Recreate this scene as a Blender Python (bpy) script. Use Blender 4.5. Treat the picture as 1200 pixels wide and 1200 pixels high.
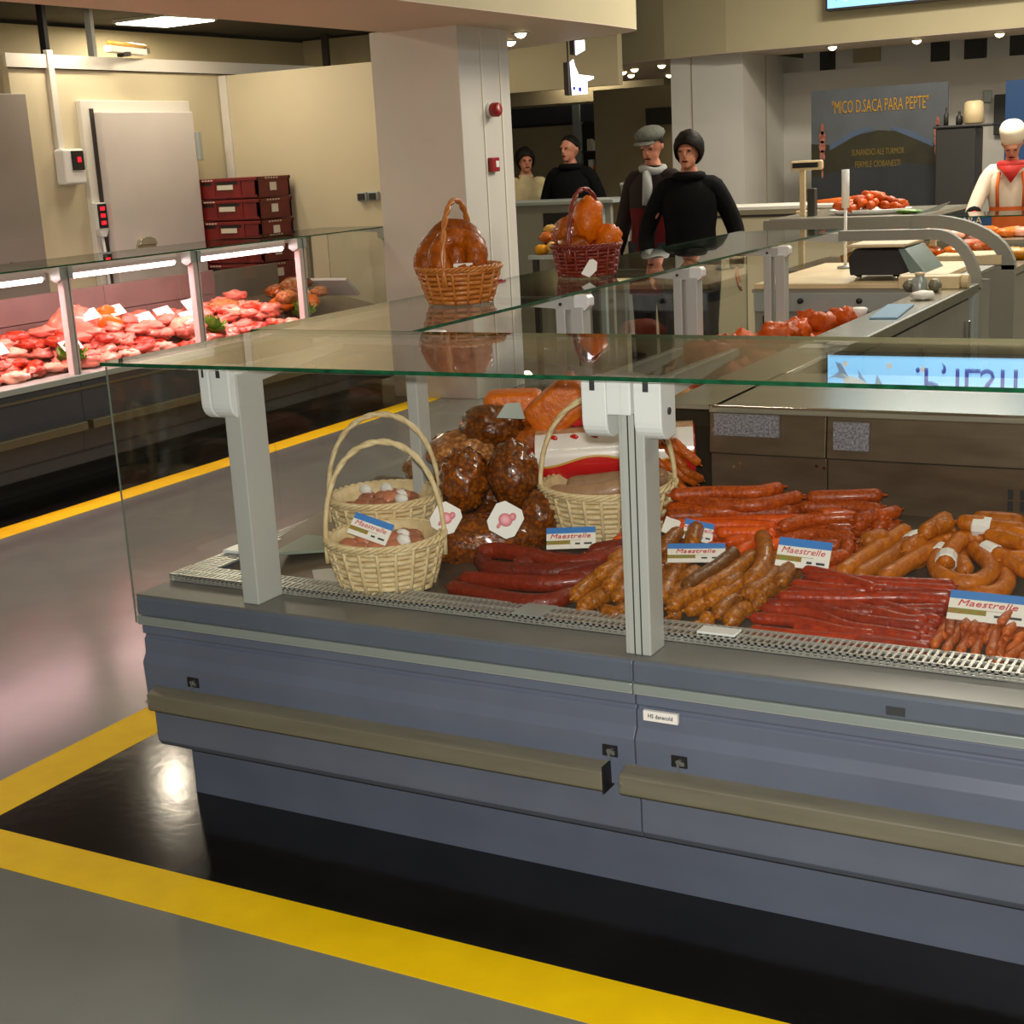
import bpy, math, random
from mathutils import Vector, Matrix, noise
R = math.radians
rnd = random.Random(7)
sc = bpy.context.scene
for o in list(bpy.data.objects): bpy.data.objects.remove(o)
COL = sc.collection

# ------------------------------------------------------------------ camera, world, exposure
cam = bpy.data.cameras.new('camera'); camo = bpy.data.objects.new('camera', cam); COL.objects.link(camo)
CAM_H = 1.7; PITCH = 0.24017; ROLL = -0.054367; YAW = -0.514744; FPX = 1699.0
cy, sy, cp, sp = math.cos(YAW), math.sin(YAW), math.cos(PITCH), math.sin(PITCH)
fw = Vector((sy*cp, cy*cp, -sp)); rt0 = Vector((cy, -sy, 0)); up0 = rt0.cross(fw)
rt = math.cos(ROLL)*rt0 + math.sin(ROLL)*up0; up = -math.sin(ROLL)*rt0 + math.cos(ROLL)*up0
camo.matrix_world = Matrix(((rt.x, up.x, -fw.x, 0), (rt.y, up.y, -fw.y, 0), (rt.z, up.z, -fw.z, CAM_H), (0, 0, 0, 1)))
cam.sensor_fit = 'HORIZONTAL'; cam.sensor_width = 36; cam.lens = FPX/1200*36; cam.clip_start = .05; cam.clip_end = 100
sc.camera = camo
w = bpy.data.worlds.new('world'); sc.world = w; w.use_nodes = True
w.node_tree.nodes['Background'].inputs[0].default_value = (1, .86, .66, 1)
w.node_tree.nodes['Background'].inputs[1].default_value = .06
vs = sc.view_settings; vs.view_transform = 'Standard'; vs.look = 'None'; vs.gamma = 1; vs.exposure = 0.0; vs.use_curve_mapping = False

def lamp(name, kind, loc, power, color, size=.6, size_y=None, rot=(0, 0, 0), spot=None, blend=.5):
    l = bpy.data.lights.new(name, kind); l.energy = power; l.color = color
    if kind == 'AREA':
        l.shape = 'RECTANGLE'; l.size = size; l.size_y = size_y or size
    if kind == 'SPOT': l.spot_size = spot; l.spot_blend = blend; l.shadow_soft_size = .04
    if kind == 'POINT': l.shadow_soft_size = size
    o = bpy.data.objects.new(name, l); o.location = loc; o.rotation_euler = rot; COL.objects.link(o); return o
WARM = (1, .87, .66); HALL = (1, .92, .77); PINK = (1, .52, .54)
# hall ceiling luminaires (out of frame, above the aisles), their light only
for i, (x, y, p) in enumerate([(-.4, -.6, 20), (1.2, 4.2, 40), (-1.0, 6.2, 34), (-2.6, 11.6, 185), (1.2, 10.4, 120), (-1.6, 9.4, 84)]):
    lamp('hall_light', 'AREA', (x, y, 4.02), p, HALL, 1.2, .6)
# butchery ceiling panels; second and last are unseen ones added to brighten the walls
for x, y, p, s_ in [(-8.8, 10.02, 56, .55), (-7.3, 8.75, 17, .3), (-7.66, 7.9, 12, .10), (-7.3, 4.6, 62, .2)]:
    lamp('panel_light', 'AREA', (x, y, 2.95), p, WARM, s_, .55 if s_ > .15 else .22)
# tubes inside the meat counter
for k in range(4):
    y0 = 3.84 + 1.085*k
    lamp('meat_tube_light', 'AREA', (-6.23, y0+.46, 1.160), 10, PINK, .05, .92, rot=(0, R(8), 0))
# far stalls
for x, y, p in [(-3.0, 17.6, 70), (-1.0, 13.0, 30), (-9.5, 20.0, 70), (-6.8, 17.0, 30), (-7.2, 12.0, 8)]:
    lamp('stall_light', 'AREA', (x, y, 2.93), p, WARM, .9)
# the camera's own flash
lamp('camera_flash', 'AREA', (0.02, -.02, 1.78), 92, (1, .97, .94), .07, .04, rot=(R(76), 0, R(29.5)))

# ------------------------------------------------------------------ materials
def lin(c):
    return tuple(((v/255)/12.92 if v/255 <= .04045 else ((v/255+.055)/1.055)**2.4) for v in c) + (1,)
def mat(name, c, rough=.5, metal=0, c2=None, scale=8, amt=.5, bump=0, bscale=60, spec=.5, coat=0, emit=None, es=0, detail=3, stretch=None, sss=0):
    m = bpy.data.materials.new(name); m.use_nodes = True; nt = m.node_tree; b = nt.nodes['Principled BSDF']
    b.inputs['Base Color'].default_value = lin(c); b.inputs['Roughness'].default_value = rough; b.inputs['Metallic'].default_value = metal
    b.inputs['Specular IOR Level'].default_value = spec; b.inputs['Coat Weight'].default_value = coat; b.inputs['Coat Roughness'].default_value = .12
    if sss: b.inputs['Subsurface Weight'].default_value = sss; b.inputs['Subsurface Radius'].default_value = (.02, .008, .005)
    tc = nt.nodes.new('ShaderNodeTexCoord'); src = tc.outputs['Object']
    if stretch:
        mp = nt.nodes.new('ShaderNodeMapping'); mp.inputs['Scale'].default_value = stretch; nt.links.new(src, mp.inputs[0]); src = mp.outputs[0]
    if c2:
        n = nt.nodes.new('ShaderNodeTexNoise'); n.inputs['Scale'].default_value = scale; n.inputs['Detail'].default_value = detail
        cr = nt.nodes.new('ShaderNodeValToRGB'); cr.color_ramp.elements[0].color = lin(c); cr.color_ramp.elements[1].color = lin(c2)
        cr.color_ramp.elements[0].position = .5-amt*.4; cr.color_ramp.elements[1].position = .5+amt*.4
        nt.links.new(src, n.inputs[0]); nt.links.new(n.outputs[0], cr.inputs[0]); nt.links.new(cr.outputs[0], b.inputs['Base Color'])
    if bump:
        n = nt.nodes.new('ShaderNodeTexNoise'); n.inputs['Scale'].default_value = bscale; n.inputs['Detail'].default_value = 4
        bp = nt.nodes.new('ShaderNodeBump'); bp.inputs['Strength'].default_value = bump; bp.inputs['Distance'].default_value = .01
        nt.links.new(src, n.inputs[0]); nt.links.new(n.outputs[0], bp.inputs['Height']); nt.links.new(bp.outputs[0], b.inputs['Normal'])
    if emit:
        b.inputs['Emission Color'].default_value = lin(emit); b.inputs['Emission Strength'].default_value = es
    return m
def glass_mat(name, tint, refl=1.0):
    # thin sheet: each face transmits, or mirrors by Schlick's law
    m = bpy.data.materials.new(name); m.use_nodes = True; nt = m.node_tree; nt.nodes.clear()
    N = nt.nodes.new; L = nt.links.new
    out = N('ShaderNodeOutputMaterial'); mix = N('ShaderNodeMixShader'); t = N('ShaderNodeBsdfTransparent'); g = N('ShaderNodeBsdfGlossy')
    t.inputs[0].default_value = tint; g.inputs['Roughness'].default_value = .004
    geo = N('ShaderNodeNewGeometry'); dot = N('ShaderNodeVectorMath'); dot.operation = 'DOT_PRODUCT'
    L(geo.outputs['Incoming'], dot.inputs[0]); L(geo.outputs['Normal'], dot.inputs[1])
    a = N('ShaderNodeMath'); a.operation = 'ABSOLUTE'; L(dot.outputs['Value'], a.inputs[0])
    s = N('ShaderNodeMath'); s.operation = 'SUBTRACT'; s.inputs[0].default_value = 1; L(a.outputs[0], s.inputs[1])
    p = N('ShaderNodeMath'); p.operation = 'POWER'; p.inputs[1].default_value = 5; L(s.outputs[0], p.inputs[0])
    q = N('ShaderNodeMath'); q.operation = 'MULTIPLY_ADD'; q.inputs[1].default_value = .96*refl; q.inputs[2].default_value = .04*refl; L(p.outputs[0], q.inputs[0])
    L(q.outputs[0], mix.inputs[0]); L(t.outputs[0], mix.inputs[1]); L(g.outputs[0], mix.inputs[2]); L(mix.outputs[0], out.inputs[0])
    return m
M = {}
M['glass'] = glass_mat('glass', (.975, .985, .975, 1))
M['glass_edge'] = mat('glass_edge', (10, 52, 34), .15, c2=(22, 92, 58), scale=25, coat=.4)
M['glass_rim'] = mat('glass_rim', (104, 112, 100), .3)
M['bumper_dark'] = mat('bumper_dark', (84, 76, 52), .5)
M['film'] = glass_mat('film', (.97, .97, .97, 1), 1.2)
M['floor'] = mat('floor', (128, 131, 127), .19, c2=(114, 117, 113), scale=3.0, amt=.8, bump=.05, bscale=9, spec=.4)
M['black_paint'] = mat('black_paint', (18, 18, 19), .13, c2=(32, 30, 28), scale=4, amt=.9, bump=.05, bscale=14, spec=.45)
M['yellow_paint'] = mat('yellow_paint', (255, 212, 0), .6, c2=(240, 194, 0), scale=9, amt=.8, bump=.03, spec=.2)
M['panel_cream'] = mat('panel_cream', (214, 203, 172), .42, c2=(206, 195, 164), scale=1.2)
M['pillar_white'] = mat('pillar_white', (212, 208, 200), .38, c2=(205, 201, 193), scale=1.5)
M['white_trim'] = mat('white_trim', (222, 218, 208), .4)
M['door_white'] = mat('door_white', (214, 206, 200), .42, c2=(207, 199, 194), scale=2)
M['grey_door'] = mat('grey_door', (150, 141, 132), .5, c2=(142, 133, 124), scale=2)
M['dark_line'] = mat('dark_line', (52, 46, 40), .6)
M['ceiling_dark'] = mat('ceiling_dark', (74, 66, 54), .8, c2=(60, 54, 44), scale=2)
M['bulk'] = mat('bulk', (196, 184, 148), .6, c2=(188, 176, 140), scale=1)
M['beige'] = mat('beige', (168, 155, 122), .7, c2=(158, 145, 114), scale=1)
M['soffit'] = mat('soffit', (208, 188, 168), .6)
M['counter_grey'] = mat('counter_grey', (98, 106, 121), .42, c2=(92, 99, 114), scale=5, spec=.4, bump=.015, bscale=200)
M['ledge_grey'] = mat('ledge_grey', (112, 110, 108), .4, metal=.0, c2=(104, 102, 98), scale=6)
M['silver'] = mat('silver', (168, 176, 172), .35, metal=.35)
M['bumper'] = mat('bumper', (128, 124, 106), .45, metal=.25, c2=(116, 112, 94), scale=4, stretch=(1, 8, 8))
M['post'] = mat('post', (186, 186, 180), .38)
M['white_plastic'] = mat('white_plastic', (232, 232, 230), .3)
M['steel'] = mat('steel', (190, 184, 164), .2, metal=.6, c2=(174, 168, 148), scale=5, stretch=(1, 12, 12))
M['steel_brown'] = mat('steel_brown', (122, 104, 84), .26, metal=.5, c2=(104, 86, 68), scale=7, stretch=(1, 4, 4))
M['deck'] = mat('deck', (134, 120, 104), .3, metal=.6, c2=(112, 98, 84), scale=6)
M['grille'] = mat('grille', (196, 194, 186), .3, metal=.6)
M['black'] = mat('black', (24, 23, 22), .5)
M['chrome'] = mat('chrome', (220, 220, 220), .12, metal=1)
M['dark_base'] = mat('dark_base', (56, 57, 62), .45, c2=(50, 51, 56), scale=4)
M['pink_panel'] = mat('pink_panel', (150, 128, 120), .4, metal=.3, c2=(138, 116, 110), scale=4)
M['post_pale'] = mat('post_pale', (196, 186, 182), .4)
M['tube'] = mat('tube', (255, 250, 250), .4, emit=(255, 222, 228), es=9)
M['panel_lit'] = mat('panel_lit', (255, 250, 240), .4, emit=(255, 247, 226), es=7)
M['bulb'] = mat('bulb', (255, 245, 225), .4, emit=(255, 226, 170), es=12)
M['sign_lit'] = mat('sign_lit', (150, 210, 250), .4, emit=(128, 200, 255), es=1.25)
M['sign_fish'] = mat('sign_fish', (200, 205, 210), .4, emit=(205, 210, 200), es=.8)
M['sign_fin'] = mat('sign_fin', (120, 140, 160), .4, emit=(120, 150, 180), es=.8)
M['sign_blue'] = mat('sign_blue', (36, 60, 170), .4, emit=(30, 50, 170), es=.7)
M['exit_lit'] = mat('exit_lit', (250, 245, 250), .4, emit=(246, 236, 250), es=2.2)
M['red_led'] = mat('red_led', (230, 20, 30), .4, emit=(255, 20, 40), es=2.2)
M['red_plastic'] = mat('red_plastic', (150, 26, 26), .35)
M['crate'] = mat('crate', (122, 28, 24), .45, c2=(100, 22, 20), scale=8)
M['paper'] = mat('paper', (236, 232, 224), .6)
M['card_blue'] = mat('card_blue', (66, 130, 205), .35)
M['card_white'] = mat('card_white', (242, 236, 226), .35)
M['card_green'] = mat('card_green', (120, 150, 60), .4, c2=(170, 110, 60), scale=90)
M['card_red'] = mat('card_red', (205, 70, 80), .4)
M['card_pink'] = mat('card_pink', (222, 130, 140), .4)
M['wicker'] = mat('wicker', (240, 220, 174), .5, c2=(206, 176, 124), scale=40, amt=.9, bump=.2, bscale=150)
M['wicker_orange'] = mat('wicker_orange', (204, 128, 52), .4, c2=(168, 92, 32), scale=40, amt=.9, bump=.2, bscale=150, coat=.2)
M['wicker_red'] = mat('wicker_red', (140, 48, 28), .4, c2=(104, 32, 20), scale=40, amt=.9, bump=.2, bscale=150, coat=.2)
def meatmat(n, a, b, sc_=30, rough=.40, bump=.25, bs=70, coat=.10, amt=.8, marble=0):
    m = mat(n, a, rough, c2=b, scale=sc_, amt=amt, bump=bump, bscale=bs, coat=coat, spec=.5)
    nt = m.node_tree; bs_ = nt.nodes['Principled BSDF']; N = nt.nodes.new; L = nt.links.new
    src = bs_.inputs['Base Color'].links[0].from_socket
    if marble:      # fat grain seen through the casing
        tc = N('ShaderNodeTexCoord'); v = N('ShaderNodeTexVoronoi'); v.inputs['Scale'].default_value = marble; L(tc.outputs['Object'], v.inputs['Vector'])
        cr = N('ShaderNodeValToRGB'); cr.color_ramp.elements[0].position = .12; cr.color_ramp.elements[1].position = .62
        cr.color_ramp.elements[0].color = lin(tuple(min(255, int(q*1.22)+14) for q in a)); cr.color_ramp.elements[1].color = lin(tuple(int(q*.8) for q in b))
        L(v.outputs['Distance'], cr.inputs[0]); mx = N('ShaderNodeMix'); mx.data_type = 'RGBA'; mx.inputs[0].default_value = .42 if marble < 90 else .25
        L(src, mx.inputs[6]); L(cr.outputs[0], mx.inputs[7]); src = mx.outputs[2]
    oi = N('ShaderNodeObjectInfo'); mr = N('ShaderNodeMapRange'); mr.inputs['To Min'].default_value = .72; mr.inputs['To Max'].default_value = 1.12; L(oi.outputs['Random'], mr.inputs['Value'])
    hs = N('ShaderNodeHueSaturation'); hs.inputs['Saturation'].default_value = 1.12; bs_.inputs['Specular IOR Level'].default_value = .36; L(mr.outputs[0], hs.inputs['Value']); L(src, hs.inputs['Color']); L(hs.outputs[0], bs_.inputs['Base Color'])
    return m
M['saus_dark_red'] = meatmat('saus_dark_red', (140, 46, 24), (96, 26, 14), 70, .42, .3, 100, .15)
M['saus_red'] = meatmat('saus_red', (178, 56, 12), (120, 28, 6), 45, .34, .28, 80)
M['saus_orange_red'] = meatmat('saus_orange_red', (200, 88, 14), (138, 44, 8), 50, .4, .35, 90, .1, .8, 130)
M['saus_orange'] = meatmat('saus_orange', (232, 98, 8), (190, 58, 8), 50, .36, .4, 90)
M['saus_brown'] = meatmat('saus_brown', (208, 122, 22), (112, 52, 8), 60, .38, .5, 70, .12, .8, 110)
M['saus_dark'] = meatmat('saus_dark', (136, 86, 38), (92, 52, 22), 60, .36, .5, 80)
M['saus_tan'] = meatmat('saus_tan', (218, 126, 18), (156, 72, 8), 50, .4, .4, 90)
M['saus_link'] = meatmat('saus_link', (216, 112, 36), (156, 60, 16), 60, .4, .5, 110)
M['saus_grey'] = meatmat('saus_grey', (176, 144, 116), (156, 122, 98), 20)
M['saus_pink'] = meatmat('saus_pink', (196, 138, 112), (172, 110, 88), 40)
M['ham_brown'] = meatmat('ham_brown', (160, 92, 50), (78, 36, 20), 45, .26, .55, 50, .5, .7, 85)
M['ham_pale'] = meatmat('ham_pale', (210, 152, 104), (150, 88, 58), 60, .32, .7, 70, .4, .7, 70)
M['ham_orange'] = meatmat('ham_orange', (224, 118, 26), (184, 80, 18), 40, .42, .4, 70, .1)
M['ham_smoked'] = meatmat('ham_smoked', (188, 98, 30), (112, 48, 16), 36, .38, .6, 60, .2)
M['pork'] = meatmat('pork', (212, 108, 98), (238, 164, 148), 16, .32, .4, 40, .3, 1)
M['beef'] = meatmat('beef', (176, 60, 54), (206, 104, 90), 18, .32, .4, 40, .3, 1)
M['fat_meat'] = meatmat('fat_meat', (226, 140, 122), (244, 196, 176), 14, .34, .4, 40, .3, 1)
M['roast'] = meatmat('roast', (222, 140, 90), (190, 100, 60), 20, .3, .4, 40, .4)
M['red_meat'] = meatmat('red_meat', (228, 104, 26), (176, 58, 14), 40, .45, .5, 60, 0, 1)
M['yellow_food'] = meatmat('yellow_food', (220, 170, 70), (190, 110, 50), 20)
M['lettuce'] = mat('lettuce', (110, 150, 40), .5, c2=(60, 104, 24), scale=30, amt=.9)
M['pack_white'] = mat('pack_white', (236, 226, 216), .22, coat=.6)
M['pack_red'] = mat('pack_red', (206, 28, 30), .22, coat=.6)
M['pack_gold'] = mat('pack_gold', (206, 160, 70), .3, coat=.5)
M['pack_tan'] = mat('pack_tan', (214, 176, 130), .3, c2=(160, 110, 90), scale=60, amt=.6, coat=.5)
M['foil'] = mat('foil', (200, 200, 206), .35, metal=.5, bump=.8, bscale=90)
M['foil_text'] = mat('foil_text', (112, 108, 118), .4, metal=.4, c2=(168, 166, 172), scale=160, amt=.3)
M['tray_green'] = mat('tray_green', (132, 144, 126), .4)
M['board'] = mat('board', (226, 204, 160), .45, c2=(212, 188, 146), scale=6)
M['scale_dark'] = mat('scale_dark', (44, 44, 44), .4)
M['scale_screen'] = mat('scale_screen', (120, 140, 136), .2)
M['cloth_blue'] = mat('cloth_blue', (120, 160, 190), .7)
M['cabinet'] = mat('cabinet', (140, 136, 124), .45, c2=(132, 128, 116), scale=3)
M['cabinet_dark'] = mat('cabinet_dark', (46, 44, 42), .5)
M['arch'] = mat('arch', (150, 148, 138), .4, metal=.3)
M['skin'] = mat('skin', (190, 128, 100), .5, c2=(178, 112, 86), scale=20)
M['hair_dark'] = mat('hair_dark', (24, 19, 16), .5, bump=.4, bscale=120)
M['coat_black'] = mat('coat_black', (11, 10, 11), .85, c2=(16, 15, 16), scale=15)
M['coat_red'] = mat('coat_red', (92, 20, 20), .8, c2=(70, 16, 18), scale=15)
M['coat_dark'] = mat('coat_dark', (40, 30, 28), .8)
M['coat_cream'] = mat('coat_cream', (206, 192, 150), .8, c2=(190, 174, 132), scale=12)
M['cap_grey'] = mat('cap_grey', (104, 106, 98), .85, c2=(84, 86, 80), scale=60)
M['scarf'] = mat('scarf', (150, 152, 150), .9)
M['trouser'] = mat('trouser', (38, 38, 44), .8)
M['shirt_white'] = mat('shirt_white', (220, 208, 186), .7)
M['apron_red'] = mat('apron_red', (190, 40, 34), .6)
M['apron_orange'] = mat('apron_orange', (206, 98, 30), .6)
M['banner_sky'] = mat('banner_sky', (92, 96, 102), .6, c2=(80, 84, 88), scale=3)
M['banner_hill'] = mat('banner_hill', (54, 48, 24), .6, c2=(34, 34, 18), scale=9, amt=.9)
M['banner_lake'] = mat('banner_lake', (46, 49, 52), .6, c2=(36, 40, 42), scale=4)
M['banner_blue'] = mat('banner_blue', (76, 92, 116), .6)
M['banner_yellow'] = mat('banner_yellow', (186, 138, 24), .6)
M['banner_dim'] = mat('banner_dim', (124, 102, 38), .6)
M['banner_meat'] = mat('banner_meat', (120, 50, 44), .6, c2=(180, 120, 100), scale=20)
M['poster_blue'] = mat('poster_blue', (26, 66, 112), .5)
M['tape'] = mat('tape', (206, 198, 180), .4)

for k_ in ('coat_black', 'coat_dark', 'coat_red', 'trouser', 'coat_cream', 'cap_grey', 'scarf', 'hair_dark'): M[k_].node_tree.nodes['Principled BSDF'].inputs['Specular IOR Level'].default_value = .12
# ------------------------------------------------------------------ mesh builder
class MB:
    def __init__(s): s.v = []; s.f = []; s.m = []; s.mi = 0
    def add(s, vs, fs):
        k = len(s.v); s.v += [tuple(p) for p in vs]
        for f in fs: s.f.append(tuple(i+k for i in f)); s.m.append(s.mi)
        return s
    def box(s, x0, x1, y0, y1, z0, z1, mtx=None):
        vs = [Vector((x, y, z)) for x in (x0, x1) for y in (y0, y1) for z in (z0, z1)]
        if mtx: vs = [mtx @ p for p in vs]
        return s.add(vs, [(0, 1, 3, 2), (4, 6, 7, 5), (0, 4, 5, 1), (2, 3, 7, 6), (0, 2, 6, 4), (1, 5, 7, 3)])
    def tube(s, pts, rad, n=8, cap=True, flat=1.0, closed=False):
        pts = [Vector(p) for p in pts]; N = len(pts)
        if not hasattr(rad, '__len__'): rad = [rad]*N
        T = []
        for i in range(N):
            a = pts[(i-1) % N] if closed else pts[max(i-1, 0)]; b = pts[(i+1) % N] if closed else pts[min(i+1, N-1)]
            d = b-a; T.append(d.normalized() if d.length > 1e-9 else Vector((0, 0, 1)))
        ref = Vector((0, 0, 1)) if abs(T[0].z) < .9 else Vector((0, 1, 0))
        U = (ref - T[0]*ref.dot(T[0])).normalized(); vs = []
        for i in range(N):
            U = U - T[i]*U.dot(T[i])
            if U.length < 1e-6: U = Vector((1, 0, 0))
            U.normalize(); V = T[i].cross(U)
            for k in range(n):
                a = 2*math.pi*k/n; vs.append(pts[i] + (U*math.cos(a)*flat + V*math.sin(a))*rad[i])
        fs = []
        for i in range(N if closed else N-1):
            j = (i+1) % N
            for k in range(n): fs.append((i*n+k, i*n+(k+1) % n, j*n+(k+1) % n, j*n+k))
        if cap and not closed: fs += [tuple(range(n))[::-1], tuple(range((N-1)*n, N*n))]
        return s.add(vs, fs)
    def cyl(s, p0, p1, r, r1=None, n=16): return s.tube([p0, p1], [r, r if r1 is None else r1], n)
    def lathe(s, prof, c=(0, 0, 0), n=24, mtx=None):
        vs = []; fs = []; c = Vector(c)
        for r, z in prof:
            for k in range(n):
                a = 2*math.pi*k/n; p = Vector((r*math.cos(a), r*math.sin(a), z)); vs.append((mtx @ p if mtx else p)+c)
        for i in range(len(prof)-1):
            for k in range(n): fs.append((i*n+k, i*n+(k+1) % n, (i+1)*n+(k+1) % n, (i+1)*n+k))
        fs += [tuple(range(n))[::-1], tuple(range((len(prof)-1)*n, len(prof)*n))]
        return s.add(vs, fs)
    def prism(s, poly, a0, a1, axis='z'):
        n = len(poly); vs = []
        for a in (a0, a1):
            for p, q in poly:
                vs.append({'z': (p, q, a), 'y': (p, a, q), 'x': (a, p, q)}[axis])
        return s.add(vs, [tuple(range(n))[::-1], tuple(range(n, 2*n))] + [(i, (i+1) % n, n+(i+1) % n, n+i) for i in range(n)])
    def blob(s, c, r, nu=16, nv=10, amp=.12, freq=3.0, seed=0, mtx=None, power=1.0):
        c = Vector(c); vs = []; fs = []; off = Vector((seed*3.7, seed*1.3, seed*2.1))
        for j in range(nv+1):
            th = math.pi*j/nv
            for i in range(nu):
                ph = 2*math.pi*i/nu
                d = Vector((math.sin(th)*math.cos(ph), math.sin(th)*math.sin(ph), math.cos(th)))
                k = 1 + amp*noise.noise(d*freq+off) + amp*.5*noise.noise(d*freq*2.3+off)
                e = d
                if power != 1: e = Vector([math.copysign(abs(t)**power, t) for t in d])
                p = Vector((e.x*r[0], e.y*r[1], e.z*r[2]))*k
                vs.append((mtx @ p if mtx else p)+c)
        for j in range(nv):
            for i in range(nu): fs.append((j*nu+i, (j+1)*nu+i, (j+1)*nu+(i+1) % nu, j*nu+(i+1) % nu))
        return s.add(vs, fs)
    def mesh(s, name, mats, smooth):
        me = bpy.data.meshes.new(name); me.from_pydata(s.v, [], s.f)
        for m in (mats if isinstance(mats, (list, tuple)) else [mats]): me.materials.append(M[m])
        for p, i in zip(me.polygons, s.m): p.material_index = i
        import bmesh
        bm = bmesh.new(); bm.from_mesh(me); bmesh.ops.recalc_face_normals(bm, faces=bm.faces); bm.to_mesh(me); bm.free()
        if smooth: me.polygons.foreach_set('use_smooth', [True]*len(me.polygons))
        me.update(); return me
WORLD = {}
def tag(o, label, cat, group=None, kind=None):
    if label: o['label'] = label
    if cat: o['category'] = cat
    if group: o['group'] = group
    if kind: o['kind'] = kind
    return o
def link(name, me, parent=None, bevel=0):
    o = bpy.data.objects.new(name, me); COL.objects.link(o)
    if parent is not None:
        o.parent = parent
        if parent.name in WORLD: o.location = -parent.location
    if bevel:
        b = o.modifiers.new('bevel', 'BEVEL'); b.width = bevel; b.segments = 2; b.limit_method = 'ANGLE'
    return o
def part(name, mb, m, parent=None, smooth=False, bevel=0, label=None, kind=None):
    o = link(name, mb.mesh(name, m, smooth), parent, bevel)
    if label: o['label'] = label
    if kind: o['kind'] = kind
    return o
def struct(name, mb, m, parent=None, smooth=False, bevel=0):
    o = part(name, mb, m, parent, smooth, bevel)
    if parent is None: o['kind'] = 'structure'
    return o
def root(name, label, cat, loc, group=None, world=True, rz=0):
    o = bpy.data.objects.new(name, None); COL.objects.link(o); o.location = loc; o.rotation_euler.z = rz; o.empty_display_size = .1
    if world: WORLD[o.name] = 1
    return tag(o, label, cat, group)
def solo(name, mb, m, label, cat, group=None, smooth=True, bevel=0):
    # a thing that is one mesh: its origin goes to its base
    me = mb.mesh(name, m, smooth); xs = [v.co for v in me.vertices]
    c = Vector(((min(v.x for v in xs)+max(v.x for v in xs))/2, (min(v.y for v in xs)+max(v.y for v in xs))/2, min(v.z for v in xs)))
    me.transform(Matrix.Translation(-c)); o = link(name, me, None, bevel); o.location = c
    WORLD[o.name] = 1
    return tag(o, label, cat, group)
def text(name, s, size, m, mtx, parent=None, sx=1, shear=0, ext=.0006, align='CENTER'):
    cu = bpy.data.curves.new(name, 'FONT'); cu.body = s; cu.size = size; cu.extrude = ext; cu.align_x = align; cu.align_y = 'CENTER'; cu.shear = shear
    cu.resolution_u = 2
    t = bpy.data.objects.new(name, cu); COL.objects.link(t)
    dg = bpy.context.evaluated_depsgraph_get(); me = bpy.data.meshes.new_from_object(t.evaluated_get(dg)); bpy.data.objects.remove(t)
    me.transform(mtx @ Matrix.Diagonal((sx, 1, 1, 1))); me.materials.clear(); me.materials.append(M[m]); me.name = name
    return link(name, me, parent)
def spline(pts, n=8):
    P = [Vector(p) for p in pts]; P = [P[0]*2-P[1]] + P + [P[-1]*2-P[-2]]; out = []
    for i in range(1, len(P)-2):
        a, b, c, d = P[i-1:i+3]
        for k in range(n):
            t = k/n; out.append(.5*((2*b)+(c-a)*t+(2*a-5*b+4*c-d)*t*t+(3*b-a-3*c+d)*t**3))
    out.append(P[-2]); return out
FACE_N = Matrix.Rotation(R(90), 4, 'X')     # text lying in XY turned to face -Y

# ------------------------------------------------------------------ the setting
struct('floor', MB().box(-16, 8, -3, 26, -.1, 0), 'floor')
struct('trim_1', MB().box(-3.12, 3.0, 2.45, 3.2, 0, .001).box(-3.12, -2.4, 3.2, 9.2, 0, .001), 'black_paint')
struct('trim_2', MB().prism([(-3.295, 2.30), (3.0, 2.30), (3.0, 2.46), (-3.11, 2.46), (-3.11, 9.2), (-3.295, 9.2)], 0, .002), 'yellow_paint')
struct('trim_3', MB().box(-6.5, -5.79, 2.5, 9.45, 0, .001), 'black_paint')
struct('trim_4', MB().box(-5.80, -5.625, 2.5, 9.5, 0, .002), 'yellow_paint')
# butchery cold room wall (left) and partition (back)
struct('wall_left', MB().box(-8.12, -8.0, 7.46, 11.2, 0, 2.565).box(-8.2, -8.06, 2, 7.46, 0, 2.565), 'panel_cream')
struct('trim_5', MB().box(-8.0, -7.985, 7.46, 11.0, 2.472, 2.479), 'dark_line')
struct('trim_6', MB().box(-8.0, -7.975, 7.43, 11.0, 2.478, 2.57), 'white_trim')
struct('wall_back', MB().box(-7.999, -5.9, 9.68, 9.76, 0, 2.46), 'panel_cream')
struct('trim_7', MB().box(-7.985, -7.91, 9.655, 9.68, 0, 2.46), 'white_trim')
d = struct('door_1', MB().box(-7.999, -7.95, 8.05, 9.23, 0, 2.26), 'white_trim', bevel=.006)
part('door_leaf', MB().box(-7.95, -7.87, 8.165, 9.17, .04, 2.175), 'door_white', d, bevel=.01)
part('door_gasket', MB().box(-7.951, -7.94, 8.13, 8.165, .04, 2.2), 'dark_line', d)
hb = MB().box(-7.87, -7.845, 8.37, 8.57, 1.17, 1.195); hb.prism([(8.37, 1.195), (8.57, 1.195), (8.55, 1.235), (8.5, 1.255), (8.44, 1.255), (8.39, 1.235)], -7.87, -7.83, 'x')
part('door_handle', hb, 'steel', d, bevel=.004)
part('hinge', MB().box(-7.9, -7.84, 9.17, 9.21, 1.80, 2.02), 'silver', d, bevel=.004)
d = struct('door_2', MB().box(-8.05, -7.965, 6.3, 7.56, 0, 2.30), 'grey_door', bevel=.005)
part('kick_panel', MB().box(-7.965, -7.957, 6.35, 7.50, .05, 1.32), 'grey_door', d)
part('door_handle', MB().cyl((-7.957, 7.22, 1.16), (-7.93, 7.22, 1.16), .012), 'black', d)
struct('wall_upper', MB().box(-9.6, -9.5, 2, 14.2, 2.3, 2.965).box(-9.5, -5.9, 12.9, 13.0, 2.3, 2.98), 'beige')
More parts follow.
